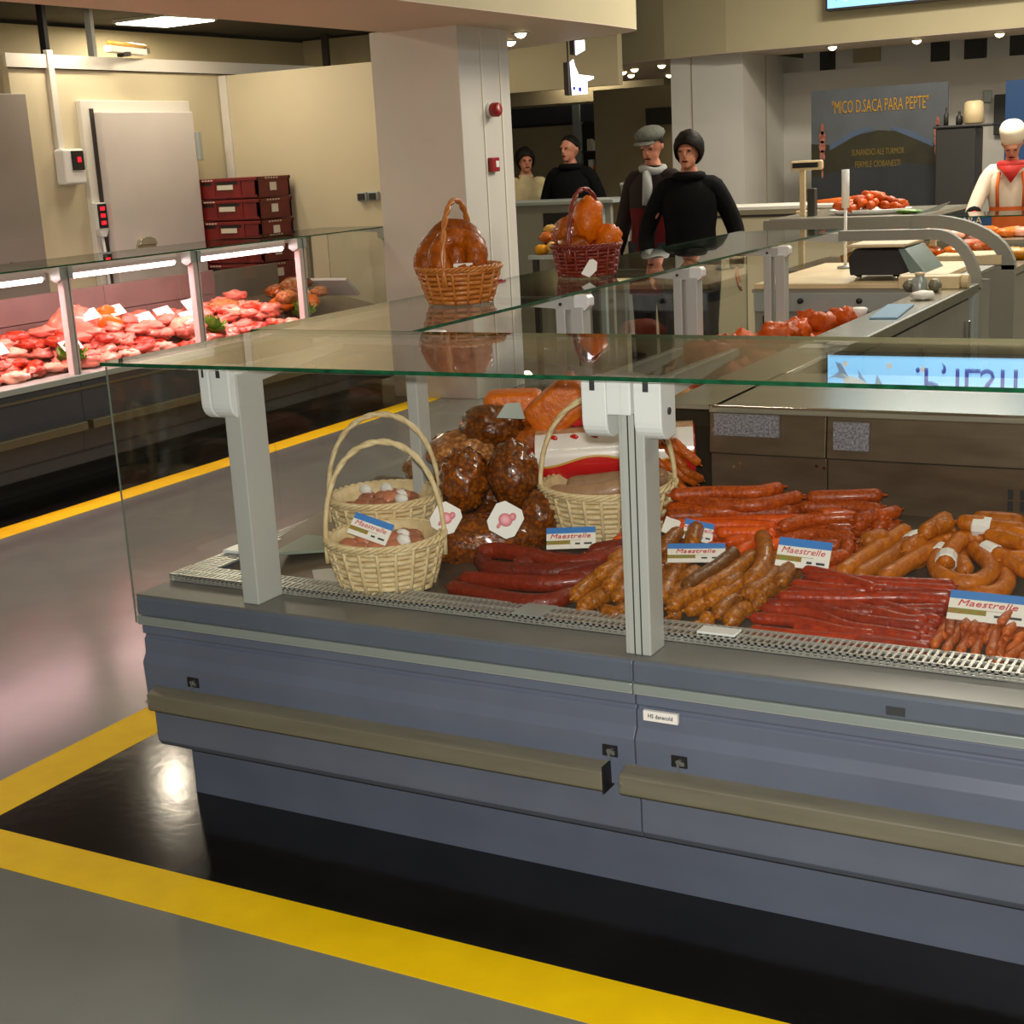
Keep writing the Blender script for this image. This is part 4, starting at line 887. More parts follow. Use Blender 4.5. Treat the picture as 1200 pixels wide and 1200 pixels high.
# ------------------------------------------------------------------ wicker baskets
def basket(c, r0, r1, h, zt, yaw, wm, label, group=None, rows=9, n=20, hoff=0, hr=.0065, oval=1.0):
    c = Vector(c); t = root('wicker_basket', label, 'basket', c, group); Rz = Matrix.Translation(c) @ Matrix.Rotation(yaw, 4, 'Z') @ Matrix.Diagonal((1, oval, 1, 1))
    def rad(z): return r0+(r1-r0)*(z/h)**.8
    part('base', MB().lathe([(0, .004), (r0, .004), (r0+.004, .012), (0, .012)], (0, 0, 0), 24, Rz), wm, t)
    liner = MB(); pr = [(rad(h*k/5)-.004, .01+h*k/5*.98) for k in range(6)] + [(rad(h*k/5)-.009, .01+h*k/5*.98) for k in range(5, -1, -1)]
    liner.lathe(pr, (0, 0, 0), 32, Rz); part('liner', liner, wm, t, True)
    wv = MB()
    for k in range(rows):
        z = .012+(h-.024)*k/(rows-1); pts = []
        for i in range(n*4):
            a = 2*math.pi*i/(n*4); rr = rad(z)+.0045*math.cos(a*n/2+math.pi*(k % 2))
            pts.append(Rz @ Vector((rr*math.cos(a), rr*math.sin(a), z+.0012*math.sin(3*a+k))))
        wv.tube(pts, h/rows*.47, 6, False, closed=True)
    part('weave', wv, wm, t, True)
    for i in range(n):
        a = 2*math.pi*(i+.5)/n
        part('stake', MB().tube([Rz @ Vector(((rad(z)+.0045)*math.cos(a), (rad(z)+.0045)*math.sin(a), z)) for z in (.004, h*.35, h*.7, h*.99)], .0055, 6), wm, t, True)
    rim = MB()
    for s_ in range(3):
        pts = []
        for i in range(96):
            a = 2*math.pi*i/96; b = a*14+s_*2.1
            pts.append(Rz @ Vector(((rad(h)+.004+.006*math.cos(b))*math.cos(a), (rad(h)+.004+.006*math.cos(b))*math.sin(a), h+.006*math.sin(b))))
        rim.tube(pts, .0048, 6, False, closed=True)
    part('rim', rim, wm, t, True)
    H = zt-c.z; hd = MB()
    for s_ in range(2):
        pts = []
        for i in range(41):
            u = math.pi*i/40; x = -(r1+.004)*math.cos(u)*(1+.07*math.sin(u)); z = h*.55+(H-h*.55)*math.sin(u)**.8
            b = u*12+s_*math.pi
            pts.append(Rz @ Vector((x, .0045*math.cos(b)/oval+hoff, z+.003*math.sin(b))))
        hd.tube(pts, hr, 7)
    part('handle', hd, wm, t, True)
    return t
basket((-2.07, 2.99, .634), .112, .148, .135, 1.015, R(34), 'wicker', 'pale wicker basket nearest the glass, a blue card stuck in it')
basket((-2.235, 3.24, .664), .112, .150, .145, 1.035, R(34), 'wicker', 'pale wicker basket directly behind the one with the blue card')
basket((-1.655, 3.46, .694), .138, .178, .135, 1.072, R(27), 'wicker', 'wide pale wicker basket holding grey sausages beside the middle post', n=24)
basket((-2.42, 4.02, 1.2505), .092, .128, .115, 1.575, R(100), 'wicker_orange', 'honey brown wicker basket standing on the glass top', rows=7, n=16)
basket((-2.41, 4.93, 1.2505), .098, .122, .115, 1.57, R(86), 'wicker_red', 'dark red wicker basket with a white tag standing on the glass top', rows=8, n=18)
# what lies in the baskets
def lumpset(c, items, name, m, lab, cat, grp):
    for i, (dx, dy, dz, r, yaw, l) in enumerate(items):
        mt = Matrix.Rotation(yaw, 4, 'Z')
        solo(name, MB().blob((c[0]+dx, c[1]+dy, c[2]+dz), (r*l, r, r), 14, 10, .12, 2.5, i+c[0]*10, mt), m, lab, cat, grp)
def cup(c, lab, grp, seed):
    q = random.Random(seed); it = []
    for k in range(15):
        a = 2.4*k; rr = .105*math.sqrt((k+.4)/15); it.append((rr*math.cos(a), rr*math.sin(a), .095+.030*(1-rr/.11)+q.uniform(-.006, .008), .029, q.uniform(0, 3), 1.15))
    for k in range(8):
        a = .785*k; it.append((.06*math.cos(a), .06*math.sin(a), .05, .032, a, 1.1))
    lumpset(c, it, 'stuffed_sausage', 'saus_pink', lab, 'sausage', grp)
cup((-2.07, 2.99, .634), 'round pinkish sausage end in the nearest pale basket', 'pink sausages in the nearest basket', 4)
cup((-2.235, 3.24, .672), 'round pinkish sausage end in the second pale basket behind', 'pink sausages in the second basket', 9)
for bx, by, bz, ox in ((-2.07, 2.99, .768, 0), (-2.235, 3.24, .806, 1)):
    for k, (dx, dy) in enumerate([(.035, .03), (.075, -.03), (-.03, .055), (-.07, .01)][:4 if ox else 3]):
        solo('paper_scrap', MB().blob((bx+dx, by+dy, bz-.002+.004*k), (.021, .012, .016), 10, 8, .2, 3, k+ox*5), 'paper', 'white paper wrapper on a pink sausage in the %s pale basket' % ('second' if ox else 'nearest'), 'wrapper', 'paper wrappers in the %s basket' % ('second' if ox else 'nearest'))
def sau(pts, r, m, lab, grp=None): 
    mb, c = sausage_mb(r, pts, .05, 12, pts[0][0]); return solo('sausage', mb, m, lab, 'sausage', grp)
gl = 'thick grey beige sausage lying in the wide pale basket'
sau([(-1.80, 3.40, .80), (-1.72, 3.40, .805), (-1.62, 3.43, .82), (-1.53, 3.50, .845)], .030, 'saus_grey', gl, 'grey sausages in the wide basket')
sau([(-1.78, 3.46, .81), (-1.70, 3.50, .815), (-1.60, 3.54, .825), (-1.52, 3.56, .83)], .030, 'saus_grey', gl, 'grey sausages in the wide basket')
sau([(-1.76, 3.53, .80), (-1.66, 3.58, .80)], .030, 'saus_grey', gl, 'grey sausages in the wide basket')
sau([(-1.77, 3.44, .765), (-1.6, 3.40, .765), (-1.53, 3.44, .765)], .030, 'saus_grey', gl, 'grey sausages in the wide basket')
# honey basket: coiled smoked sausages
for k, (dx, dy, dz, R_, tilt, yaw) in enumerate([(-.035, .035, .165, .070, 74, 20), (.015, -.03, .150, .062, 66, 30), (-.055, -.015, .14, .058, 76, 8)]):
    cc = Vector((-2.42+dx, 4.02+dy, 1.25+dz)); mt = Matrix.Translation(cc) @ Matrix.Rotation(R(yaw), 4, 'Z') @ Matrix.Rotation(R(tilt), 4, 'X')
    solo('smoked_ring', MB().tube([mt @ Vector((R_*math.cos(2*math.pi*i/26), R_*math.sin(2*math.pi*i/26), .006*math.sin(i))) for i in range(26)], [.036*(1+.12*noise.noise(Vector((i*.7, k, 0)))) for i in range(26)], 10, False, closed=True), 'ham_smoked', ['large rear ring sausage standing in the honey brown basket', 'front right ring sausage standing in the honey brown basket', 'left ring sausage standing in the honey brown basket'][k], 'sausage', 'ring sausages in the honey basket')
solo('smoked_piece', MB().blob((-2.35, 4.00, 1.35), (.05, .05, .035), 14, 10, .25, 2.5, 2), 'ham_smoked', 'flat smoked meat slice at the right of the honey brown basket', 'meat')
solo('smoked_piece', MB().blob((-2.42, 4.02, 1.315), (.085, .085, .03), 14, 10, .25, 2.5, 5), 'ham_smoked', 'smoked meat slab filling the bottom of the honey brown basket', 'meat')
solo('price_ticket', MB().box(-.03, .03, -.002, .002, -.012, .012, Matrix.Translation((-2.365, 3.955, 1.372)) @ Matrix.Rotation(R(30), 4, 'Z') @ Matrix.Rotation(R(-40), 4, 'X')), 'paper', 'small white ticket on the rim of the honey brown basket', 'ticket', smooth=False)
# red basket: smoked ham pieces
for k, (x, y, z, r, m, lab) in enumerate([(-2.40, 4.93, 1.455, (.058, .055, .085), 'ham_orange', 'tall orange smoked ham piece standing in the dark red basket'), (-2.475, 4.92, 1.415, (.058, .05, .06), 'ham_smoked', 'knobbly browned hock at the left of the dark red basket'), (-2.52, 4.97, 1.40, (.05, .045, .04), 'red_meat', 'orange red meat lump hanging over the left rim of the dark red basket'),
    (-2.33, 4.96, 1.385, (.05, .05, .055), 'ham_orange', 'low orange ham piece at the right of the dark red basket'), (-2.44, 4.88, 1.37, (.06, .05, .035), 'ham_smoked', 'dark smoked rib at the front of the dark red basket'), (-2.41, 4.93, 1.31, (.085, .085, .045), 'ham_smoked', 'smoked slab filling the bottom of the dark red basket')]):
    solo('smoked_ham', MB().blob((x, y, z), r, 16, 12, .25, 2.6, k+11), m, lab, 'meat')
tg = MB().prism([(-.026, -.03), (.006, -.036), (.026, -.004), (.022, .028), (.004, .036), (-.008, .03)], -.0015, .0015, 'z')
mt = Matrix.Translation((-2.335, 4.80, 1.292)) @ Matrix.Rotation(R(35), 4, 'Z') @ Matrix.Rotation(R(66), 4, 'X') @ Matrix.Rotation(R(-18), 4, 'Z'); tg.v = [tuple(mt @ Vector(p)) for p in tg.v]
solo('hang_tag', tg, 'paper', 'white hang tag leaning on the dark red basket', 'tag', smooth=False)

# ------------------------------------------------------------------ price cards
def card(c, w_, h_, yaw, tilt, roll, label, script=True, plain=False):
    mt = Matrix.Translation(c) @ Matrix.Rotation(R(yaw), 4, 'Z') @ Matrix.Rotation(R(tilt), 4, 'X') @ Matrix.Rotation(R(roll), 4, 'Z')
    t = root('price_card', label, 'price card', c)
    part('sheet', MB().box(-w_/2, w_/2, -h_/2, h_/2, -.001, .001, mt), 'card_white', t)
    if not plain:
        part('blue_strip', MB().box(-w_/2, w_/2, h_*.22, h_/2, .001, .0016, mt), 'card_blue', t)
        part('landscape', MB().box(-w_/2, w_*.2, -h_*.30, -h_*.12, .001, .0016, mt), 'card_green', t)
        part('price_box', MB().box(-w_*.02, w_*.46, -h_*.46, -h_*.14, .0012, .0020, mt), 'paper', t)
        text('lettering', 'Maestrelle', h_*.30, 'card_red', mt @ Matrix.Translation((-w_*.02, h_*.07, .0018)), t, 1.1, .25).location = -Vector(c)
        for k, (x, l) in enumerate(((.08, .10), (.26, .16))): part('price_line', MB().box(w_*x, w_*(x+l), -h_*.34, -h_*.26, .0020, .0024, mt), 'dark_base', t)
    return t
card((-1.028, 3.205, .752), .125, .075, 12, 48, -6, 'blue topped price card standing before the rear orange sausages')
card((-1.285, 3.17, .742), .140, .070, 24, 24, -2, 'low blue topped price card lying just right of the middle post')
card((-1.335, 3.31, .757), .075, .06, 38, 44, -20, 'small tilted blue edged price card behind the low card by the post')
card((-.577, 3.07, .707), .165, .090, 12, 26, -6, 'wide blue topped price card above the small link sausages')
card((-1.625, 3.17, .752), .125, .075, 26, 30, 0, 'price card lying on the dark red sausages before the wide basket')
card((-2.075, 2.935, .80), .105, .062, 34, 50, -26, 'slanting blue edged price card stuck in the nearest pale basket')
card((-1.42, 3.335, .757), .04, .05, 40, 44, -30, 'small plain white card left of the tilted blue edged card', plain=True)
for c_, lab, s_ in (((-1.765, 3.085, .81), 'white hang tag with a pink pig on the middle wrapped ham', 1), ((-1.945, 3.09, .80), 'white hang tag with a pink pig beside the nearest basket handle', .9)):
    mt = Matrix.Translation(c_) @ Matrix.Rotation(R(30), 4, 'Z') @ Matrix.Rotation(R(76), 4, 'X') @ Matrix.Rotation(R(-32), 4, 'Z')
    t = root('hang_tag', lab, 'tag', c_)
    def tr(poly, a, b): 
        q = MB().prism(poly, a, b); q.v = [tuple(mt @ Vector(p)) for p in q.v]; return q
    w_, h_ = .040*s_, .042*s_
    part('sheet', tr([(-w_, -h_*.6), (-w_*.6, -h_), (w_*.6, -h_), (w_, -h_*.6), (w_, h_*.6), (w_*.6, h_), (-w_*.6, h_), (-w_, h_*.6)], -.001, .001), 'paper', t)
    pg = MB().blob((0, 0, 0), (w_*.46, h_*.40, .0025), 14, 8, 0); pg.blob((w_*.30, h_*.36, 0), (w_*.24, h_*.26, .003), 12, 8, 0); pg.blob((-w_*.2, -h_*.5, 0), (w_*.12, h_*.2, .002), 8, 6, 0)
    pg.v = [tuple(mt @ (Vector(p)+Vector((0, 0, .0012)))) for p in pg.v]; part('pig_picture', pg, 'card_pink', t, True)

# ------------------------------------------------------------------ wrapped hams and rolls at the left of the deck
def ham(c, r, m, lab, yaw=0, tilt=0, seed=0, amp=.20, power=1.0, film=True, name='wrapped_ham', lit=3.2):
    mt = Matrix.Rotation(R(yaw), 4, 'Z') @ Matrix.Rotation(R(tilt), 4, 'Y')
    o = solo(name, MB().blob(c, r, 26, 20, amp, lit, seed, mt, power), m, lab, 'ham')
    if film:
        part('plastic_film', MB().blob(c, [q*1.045 for q in r], 18, 12, amp*.8, lit, seed, mt, power), 'film', o, True)
    return o
ham((-2.03, 3.33, .842), (.068, .065, .088), 'ham_brown', 'left of the two upright brown hams in plastic', seed=1)
ham((-1.895, 3.37, .855), (.068, .065, .095), 'ham_brown', 'right of the two upright brown hams in plastic', seed=2)
ham((-1.93, 3.235, .706), (.18, .085, .068), 'ham_brown', 'long brown wrapped ham lying under the two upright ones', yaw=28, seed=3)
ham((-2.03, 3.50, .962), (.09, .075, .062), 'ham_brown', 'brown wrapped ham on top of the heap with a grey label', yaw=30, seed=4)
ham((-2.10, 3.47, .89), (.11, .09, .065), 'ham_pale', 'pale marbled ham behind the upright brown hams', yaw=30, seed=5)
ham((-2.25, 3.52, .825), (.085, .075, .05), 'ham_pale', 'low pale ham seen behind the second basket handle', yaw=20, seed=6)
ham((-2.02, 3.5, .76), (.26, .10, .07), 'ham_brown', 'large brown ham at the bottom of the heap', yaw=25, seed=7)
ham((-2.015, 3.61, 1.002), (.085, .06, .045), 'ham_orange', 'flat bright orange smoked slab at the top left of the heap', yaw=25, seed=8, amp=.04, power=.34, film=False, name='smoked_slab')
ham((-1.865, 3.60, 1.008), (.092, .06, .060), 'ham_orange', 'tilted square orange smoked slab at the top of the heap', yaw=25, tilt=-38, seed=9, amp=.04, power=.3, film=False, name='smoked_slab')
ham((-1.93, 3.57, .918), (.10, .07, .05), 'ham_smoked', 'browned smoked piece below the orange slabs', yaw=25, seed=10, film=False, name='smoked_slab')
ham((-1.76, 3.70, 1.012), (.075, .06, .055), 'red_meat', 'orange red smoked lump behind the wide basket handle', seed=12, film=False, name='smoked_slab')
ham((-1.80, 3.33, .752), (.055, .05, .07), 'ham_brown', 'small brown ham between the long ham and the wide basket', seed=13)
ham((-1.83, 3.64, .80), (.20, .07, .075), 'ham_smoked', 'dark smoked side at the back bottom of the heap', yaw=10, seed=14, film=False, name='smoked_slab')
mt = Matrix.Translation((-1.93, 3.43, 1.01)) @ Matrix.Rotation(R(70), 4, 'Z') @ Matrix.Rotation(R(60), 4, 'X')
q = MB().prism([(-.05, 0), (.045, -.02), (.05, .03), (.0, .035)], 0, .002); q.v = [tuple(mt @ Vector(p)) for p in q.v]
solo('paper_label', q, 'silver', 'grey label sticking up from the top brown ham', 'label', smooth=False)
# red and white salami roll
t = root('salami_roll', 'red and white printed salami roll behind the wide basket', 'salami', (-1.72, 3.60, .82))
ax0, ax1 = Vector((-1.905, 3.535, .873)), Vector((-1.50, 3.70, .885)); dirv = (ax1-ax0).normalized(); rr = .078
side = dirv.cross(Vector((0, 0, 1))).normalized(); upv = side.cross(dirv)
def roll(a0, a1, f, mname, pname, off=0):
    mb = MB(); n, k = 14, 24; vs = []
    for i in range(k+1):
        u = i/k; c0 = ax0.lerp(ax1, u); lo, hi = f(u)
        for j in range(n+1):
            a = lo+(hi-lo)*j/n; vs.append(c0+(side*math.cos(a)+upv*math.sin(a))*(rr+off))
    mb.add(vs, [(i*(n+1)+j, i*(n+1)+j+1, (i+1)*(n+1)+j+1, (i+1)*(n+1)+j) for i in range(k) for j in range(n)]); return part(pname, mb, mname, t, True)
wv = lambda u: R(-4)+.17*math.sin(u*9.5+4.2)
roll(0, 1, lambda u: (wv(u)+.05, R(62)), 'pack_white', 'white_print'); roll(0, 1, lambda u: (R(-150), wv(u)), 'pack_red', 'red_print'); roll(0, 1, lambda u: (wv(u)-.01, wv(u)+.07), 'pack_gold', 'gold_line', .0006)
roll(0, 1, lambda u: (R(62), R(120)), 'pack_tan', 'picture_print'); roll(0, 1, lambda u: (R(120), R(210)), 'pack_red', 'red_print')
part('end_cap', MB().cyl(ax0-dirv*.004, ax0, rr*.9, rr, 24), 'pack_red', t); part('end_cap', MB().cyl(ax1, ax1+dirv*.004, rr, rr*.9, 24), 'pack_red', t)
em = ax0.lerp(ax1, .62)+(side*math.cos(R(24))+upv*math.sin(R(24)))*(rr+.001)
part('emblem', MB().blob(em, (.022, .004, .02), 12, 8, .3, 6, 3), 'pack_gold', t, True)
for k in range(3):
    p = ax0.lerp(ax1, .12+.13*k)+(side*math.cos(R(50))+upv*math.sin(R(50)))*(rr+.001); part('printed_mark', MB().blob(p, (.013, .004, .008), 8, 6, .3, 6, k), 'pack_red', t, True)
solo('red_package', MB().box(-.13, .10, -.04, .04, -.018, .018, Matrix.Translation((-1.72, 3.655, .972)) @ Matrix.Rotation(R(20), 4, 'Z')), 'pack_red', 'flat bright red package on top of the printed salami roll', 'package', smooth=False, bevel=.01)
# plaited bundle of thin links beyond the basket handle
for k in range(16):
    a = k*.9; x = -1.53+.05*math.sin(a*1.3); z = .775+.010*k
    sau([(x-.045, 3.63+.02*math.sin(a), z+.03), (x-.005, 3.60, z), (x+.03, 3.62+.02*math.cos(a), z-.035)], .0125, 'saus_link', 'slim pale orange link in the upright plaited bundle by the basket handle', 'plaited links')
# flat things at the left of the deck
solo('serving_tray', MB().prism([(-2.50, 3.05), (-2.10, 3.30), (-2.22, 3.66), (-2.58, 3.58)], .66, .668), 'tray_green', 'flat grey green tray lying left of the pale baskets', 'tray', smooth=False, bevel=.002)
solo('steel_plate', MB().box(-.06, .06, -.10, .10, 0, .006, Matrix.Translation((-2.23, 2.985, .636)) @ Matrix.Rotation(R(40), 4, 'Z')), 'paper', 'white paper slip half under the nearest pale basket', 'slip', smooth=False)
bpy.data.objects['steel_plate'].name = 'paper_slip'; WORLD['paper_slip'] = 1
solo('grille_cover', MB().box(-2.672, -2.585, 3.05, 3.21, .6545, .664), 'white_plastic', 'small white cover clipped over the left air grille', 'cover', smooth=False, bevel=.003)

# ------------------------------------------------------------------ goods in the wing counter and on the far leg
q = random.Random(21)
for k in range(34):
    x, y = q.uniform(-2.52, -2.0), q.uniform(3.9, 6.9); s_ = q.uniform(.06, .11); kind = q.choice(['ham_smoked', 'ham_brown', 'ham_pale', 'red_meat', 'yellow_food'])
    lab = {'ham_smoked': 'browned smoked joint lying in the side counter', 'ham_brown': 'dark brown ham lying in the side counter', 'ham_pale': 'pale pink ham lying in the side counter', 'red_meat': 'orange red meat piece lying deep in the side counter', 'yellow_food': 'yellowish smoked piece lying in the side counter'}[kind]
    solo('deli_piece', MB().blob((x, y, .69+s_*.55+q.uniform(0, .06)), (s_*1.3, s_, s_*.7), 14, 10, .2, 2.6, k, Matrix.Rotation(q.uniform(0, 3), 4, 'Z')), kind, lab, 'meat', {'ham_smoked': 'smoked joints', 'ham_brown': 'brown hams', 'ham_pale': 'pale hams', 'red_meat': 'orange red pieces', 'yellow_food': 'yellow pieces'}[kind]+' in the side counter')
for k in range(40):
    t_ = (k % 14)/13; lv = k//14; x, y = -2.07+.27*t_+q.uniform(-.05, .05), 5.25+1.05*t_+q.uniform(-.08, .08)
    solo('marinated_meat', MB().blob((x, y, .76+.075*lv+.04*t_), (.10-.012*lv, .075-.01*lv, .05), 14, 10, .45, 2.6, k+50, Matrix.Rotation(q.uniform(0, 3), 4, 'Z')), 'red_meat', 'orange red marinated meat piece beside the narrow steel worktop', 'meat', 'marinated meat by the worktop')
solo('white_tub', MB().lathe([(.03, .92), (.04, .96), (.03, .965)], (-1.80, 6.42, .0), 14), 'paper', 'small white tub at the far end of the marinated meat', 'tub')
t = root('serving_tray', 'white oval tray heaped with orange red meat on the curved counter shelf', 'tray', (-2.62, 9.35, 1.227))
part('dish', MB().lathe([(.0, 1.227), (.20, 1.227), (.25, 1.255), (.245, 1.258), (.19, 1.235), (.0, 1.235)], (0, 0, 0), 28, Matrix.Translation((-2.55, 9.35, 0)) @ Matrix.Diagonal((1.05, .8, 1, 1))), 'white_plastic', t, True)
t.location = (-2.55, 9.35, 1.227)
for ch in t.children: ch.location = -t.location
for k in range(30):
    a = 2.4*k; rr = .2*math.sqrt((k+.3)/30); x, y = -2.55+rr*math.cos(a), 9.35+rr*math.sin(a)*.8
    solo('meat_skewer', MB().blob((x, y, 1.262+.085*(1-rr/.2)+.012*(k % 2)), (.055, .03, .028), 12, 8, .25, 3, k+90, Matrix.Rotation(a, 4, 'Z')), 'red_meat', 'orange red meat piece heaped on the white oval tray', 'meat', 'meat on the oval tray')
solo('herb_sprig', MB().blob((-2.27, 9.2, 1.24), (.07, .04, .014), 16, 8, .6, 6, 3), 'lettuce', 'green garnish at the right end of the oval tray', 'garnish')
solo('ticket_holder', MB().prism([(-2.2, 1.227), (-2.05, 1.25), (-1.98, 1.30), (-2.05, 1.28)], 9.0, 9.03, 'y'), 'silver', 'grey wedge ticket holder right of the oval tray', 'holder', smooth=False)
q = random.Random(5)
for k in range(26):
    x, y = q.uniform(-2.6, -1.66), q.uniform(9.1, 10.1); m = q.choice(['ham_smoked', 'yellow_food', 'red_meat', 'roast'])
    lab = {'ham_smoked': 'brown smoked piece', 'yellow_food': 'yellow smoked piece', 'red_meat': 'orange meat piece', 'roast': 'roast coloured piece'}[m]+' lying under the taller curved frame'
    solo('deli_piece', MB().blob((x, y, .93+q.uniform(0, .05)), (.10, .06, .04), 12, 8, .3, 3, k+130, Matrix.Rotation(q.uniform(0, 3), 4, 'Z')), m, lab, 'meat', lab.split(' lying')[0]+'s under the curved frame')
q = random.Random(6)

# ------------------------------------------------------------------ meat counter along the left wall
MC = root('meat_counter', 'long dark grey meat counter lit pink under the left wall', 'counter', (-6.5, 6.5, 0))
YA, YB = 3.75, 9.24
PY = [3.75, 4.835, 5.92, 7.0, 8.085, 9.17]
part('carcass', MB().box(-7.0, -6.16, YA, YB, .12, .60), 'dark_base', MC)
for a, b in zip(PY[:-1], PY[1:]):
    part('front_panel', MB().prism([(-6.16, .60), (-6.10, .60), (-6.10, .34), (-6.115, .32), (-6.14, .2), (-6.16, .2)], a+.002, b-.002, 'y'), 'dark_base', MC)
    br = part('bumper_rail', MB().box(-6.10, -6.055, a+.02, b-.02, .325, .375), 'bumper_dark', MC, bevel=.004)
    part('trim_strip', MB().box(-6.105, -6.09, a, b, .55, .565), 'bumper_dark', MC)
part('toe_panel', MB().box(-6.34, -6.32, YA, YB, 0, .2), 'black', MC)
part('ledge', MB().prism([(-6.12, .60), (-6.085, .60), (-6.085, .635), (-6.18, .645), (-6.20, .60)], YA, YB, 'y'), 'silver', MC, bevel=.003)
part('meat_deck', MB().prism([(-6.19, .60), (-6.19, .645), (-6.9, .80), (-6.9, .60)], YA, YB-.05, 'y'), 'deck', MC)
for a, b in zip(PY[:-1], PY[1:]):
    if b < 9:
        part('rear_panel', MB().box(-6.92, -6.9, a, b-.003, .72, .862), 'pink_panel', MC)
        part('rear_panel', MB().prism([(-6.92, .868), (-6.895, .868), (-6.90, 1.03), (-6.92, 1.03)], a, b-.003, 'y'), 'pink_panel', MC)
part('worktop', MB().box(-7.25, -6.9, YA, 8.1, .985, 1.0), 'steel', MC)
part('worktop_front', MB().box(-7.25, -7.23, YA, YB, .1, .985), 'cabinet', MC)
part('end_panel', MB().box(-6.92, -6.10, YB-.02, YB, .12, .62), 'dark_base', MC)
for k, y in enumerate(PY):
    p_ = part('post', MB().box(-6.15, -6.105, y-.03, y+.03, .635, 1.235), 'post_pale', MC, bevel=.004)
    part('hinge', MB().prism([(-6.10, 1.238), (-6.10, 1.17), (-6.14, 1.15), (-6.18, 1.17), (-6.18, 1.238)], y-.05, y+.05, 'y'), 'silver', p_, bevel=.003)
    part('glass_arm', MB().prism([(-6.18, 1.238), (-6.18, 1.205), (-6.60, 1.225), (-6.60, 1.238)], y-.015, y+.015, 'y'), 'silver', p_)
for a, b in zip(PY[:-1], PY[1:]):
    part('front_glass', glass_box(-6.096, -6.090, a+.003, b-.003, .60, 1.238, 'x'), ['glass', 'glass_rim'], MC)
    part('top_glass', glass_box(-6.72, -6.085, a+.002, b-.002, 1.241, 1.250, 'z'), ['glass', 'glass_edge'], MC)
    if b < 9:
        h_ = part('lamp_housing', MB().prism([(-6.19, 1.215), (-6.19, 1.19), (-6.21, 1.20), (-6.27, 1.20), (-6.29, 1.235), (-6.2, 1.235)], a+.07, b-.07, 'y'), 'post_pale', MC)
        part('tube', MB().cyl((-6.21, a+.09, 1.178), (-6.21, b-.09, 1.178), .018, n=10), 'tube', h_, True)
        part('tube_socket', MB().box(-6.245, -6.205, a+.06, a+.09, 1.17, 1.205), 'white_plastic', h_); part('tube_socket', MB().box(-6.245, -6.205, b-.09, b-.06, 1.17, 1.205), 'white_plastic', h_)
part('side_glass', glass_box(-6.70, -6.13, YB-.035, YB-.029, .64, 1.238, 'y'), ['glass', 'glass_rim'], MC)
part('inner_frame', MB().box(-6.72, -6.69, 8.95, 8.985, .80, 1.24).box(-6.72, -6.69, 8.95, 9.20, 1.205, 1.24), 'bumper', MC)
part('end_post', MB().box(-6.13, -6.08, 9.205, 9.24, .63, 1.245), 'cabinet_dark', MC)
ef = part('end_guard', MB().tube([(-6.10, 9.25, .64), (-6.10, 9.45, .64), (-6.10, 9.45, 1.13), (-6.10, 9.25, 1.13)], .008, 6), 'cabinet_dark', MC)
# the meat, bay by bay
q = random.Random(12)
BAY = {1: ('meat counter bay left of the first post', .9), 2: ('meat counter bay with the orange roast', 1), 3: ('meat counter bay before the red crates', 1), 4: ('last bay by the pillar', 1)}
def mdz(x): return .645+.218*(-6.19-x)
for b in (1, 2, 3):
    y0, y1 = PY[b]+.05, PY[b+1]-.05
    for k in range(98):
        lay = 0 if k < 56 else 1 if k < 86 else 2
        x = (-6.225-.115*(k % 5)+q.uniform(-.03, .02)) if lay == 0 else q.uniform(-6.32, -6.70); y = q.uniform(y0, y1) if lay else y0+(y1-y0)*((k//5)+.5*(k % 2)+q.uniform(.1, .6))/11.9
        r = q.uniform(.038, .068); m = q.choice(['pork', 'pork', 'fat_meat', 'beef', 'pork'] if b != 1 else ['pork', 'beef', 'beef', 'fat_meat'])
        kind = {'pork': 'pink pork cut', 'fat_meat': 'pale fatty pork cut', 'beef': 'dark red meat cut'}[m]
        solo('meat_cut', MB().blob((x, y, mdz(x)+r*.34+lay*.036+.10*max(0, -6.45-x)), (r*1.0, r*1.35, r*.55), 16, 10, .5, 2.6, k+b*60, Matrix.Rotation(q.uniform(-.9, .9), 4, 'Z')), m, kind+' heaped in the '+BAY[b][0], 'meat', kind+'s, '+BAY[b][0])
for x, y, r, m, lab in [(-6.62, 6.42, (.12, .17, .13), 'pork', 'large pink pork joint standing high in the middle bay'), (-6.60, 6.68, (.09, .13, .11), 'roast', 'orange roast joint with a white ticket in the middle bay'), (-6.36, 7.14, (.10, .12, .075), 'fat_meat', 'smooth pale pork knuckle at the front beside the lettuce'),
                        (-6.62, 7.82, (.10, .14, .06), 'ham_pale', 'wrapped pale meat on top in the third bay')]:
    solo('pork_joint', MB().blob((x, y, mdz(x)+.02+r[2]*.6), r, 18, 14, .2, 2.4, y*7), m, lab, 'meat')
for k in range(16):
    x, y = q.uniform(-6.30, -6.62), q.uniform(8.14, 8.72); m = ['roast', 'ham_pale', 'roast', 'ham_brown'][k % 4]; r = q.uniform(.05, .08)
    kind = {'roast': 'roasted poultry piece', 'ham_pale': 'pale poultry piece', 'ham_brown': 'brown cured piece'}[m]
    solo('poultry_piece', MB().blob((x, y, mdz(x)+.05+r*.5+.05*(k % 2)), (r, r*1.4, r*.7), 14, 10, .25, 2.6, k+300, Matrix.Rotation(q.uniform(-1, 1), 4, 'Z')), m, kind+' in the last bay by the pillar', 'meat', kind+'s in the last bay')
solo('poultry_tray', MB().box(-.2, .2, -.012, .012, -.10, .10, Matrix.Translation((-6.45, 8.86, .83)) @ Matrix.Rotation(R(50), 4, 'X')), 'post', 'tilted grey tray at the end of the poultry', 'tray', smooth=False, bevel=.003)
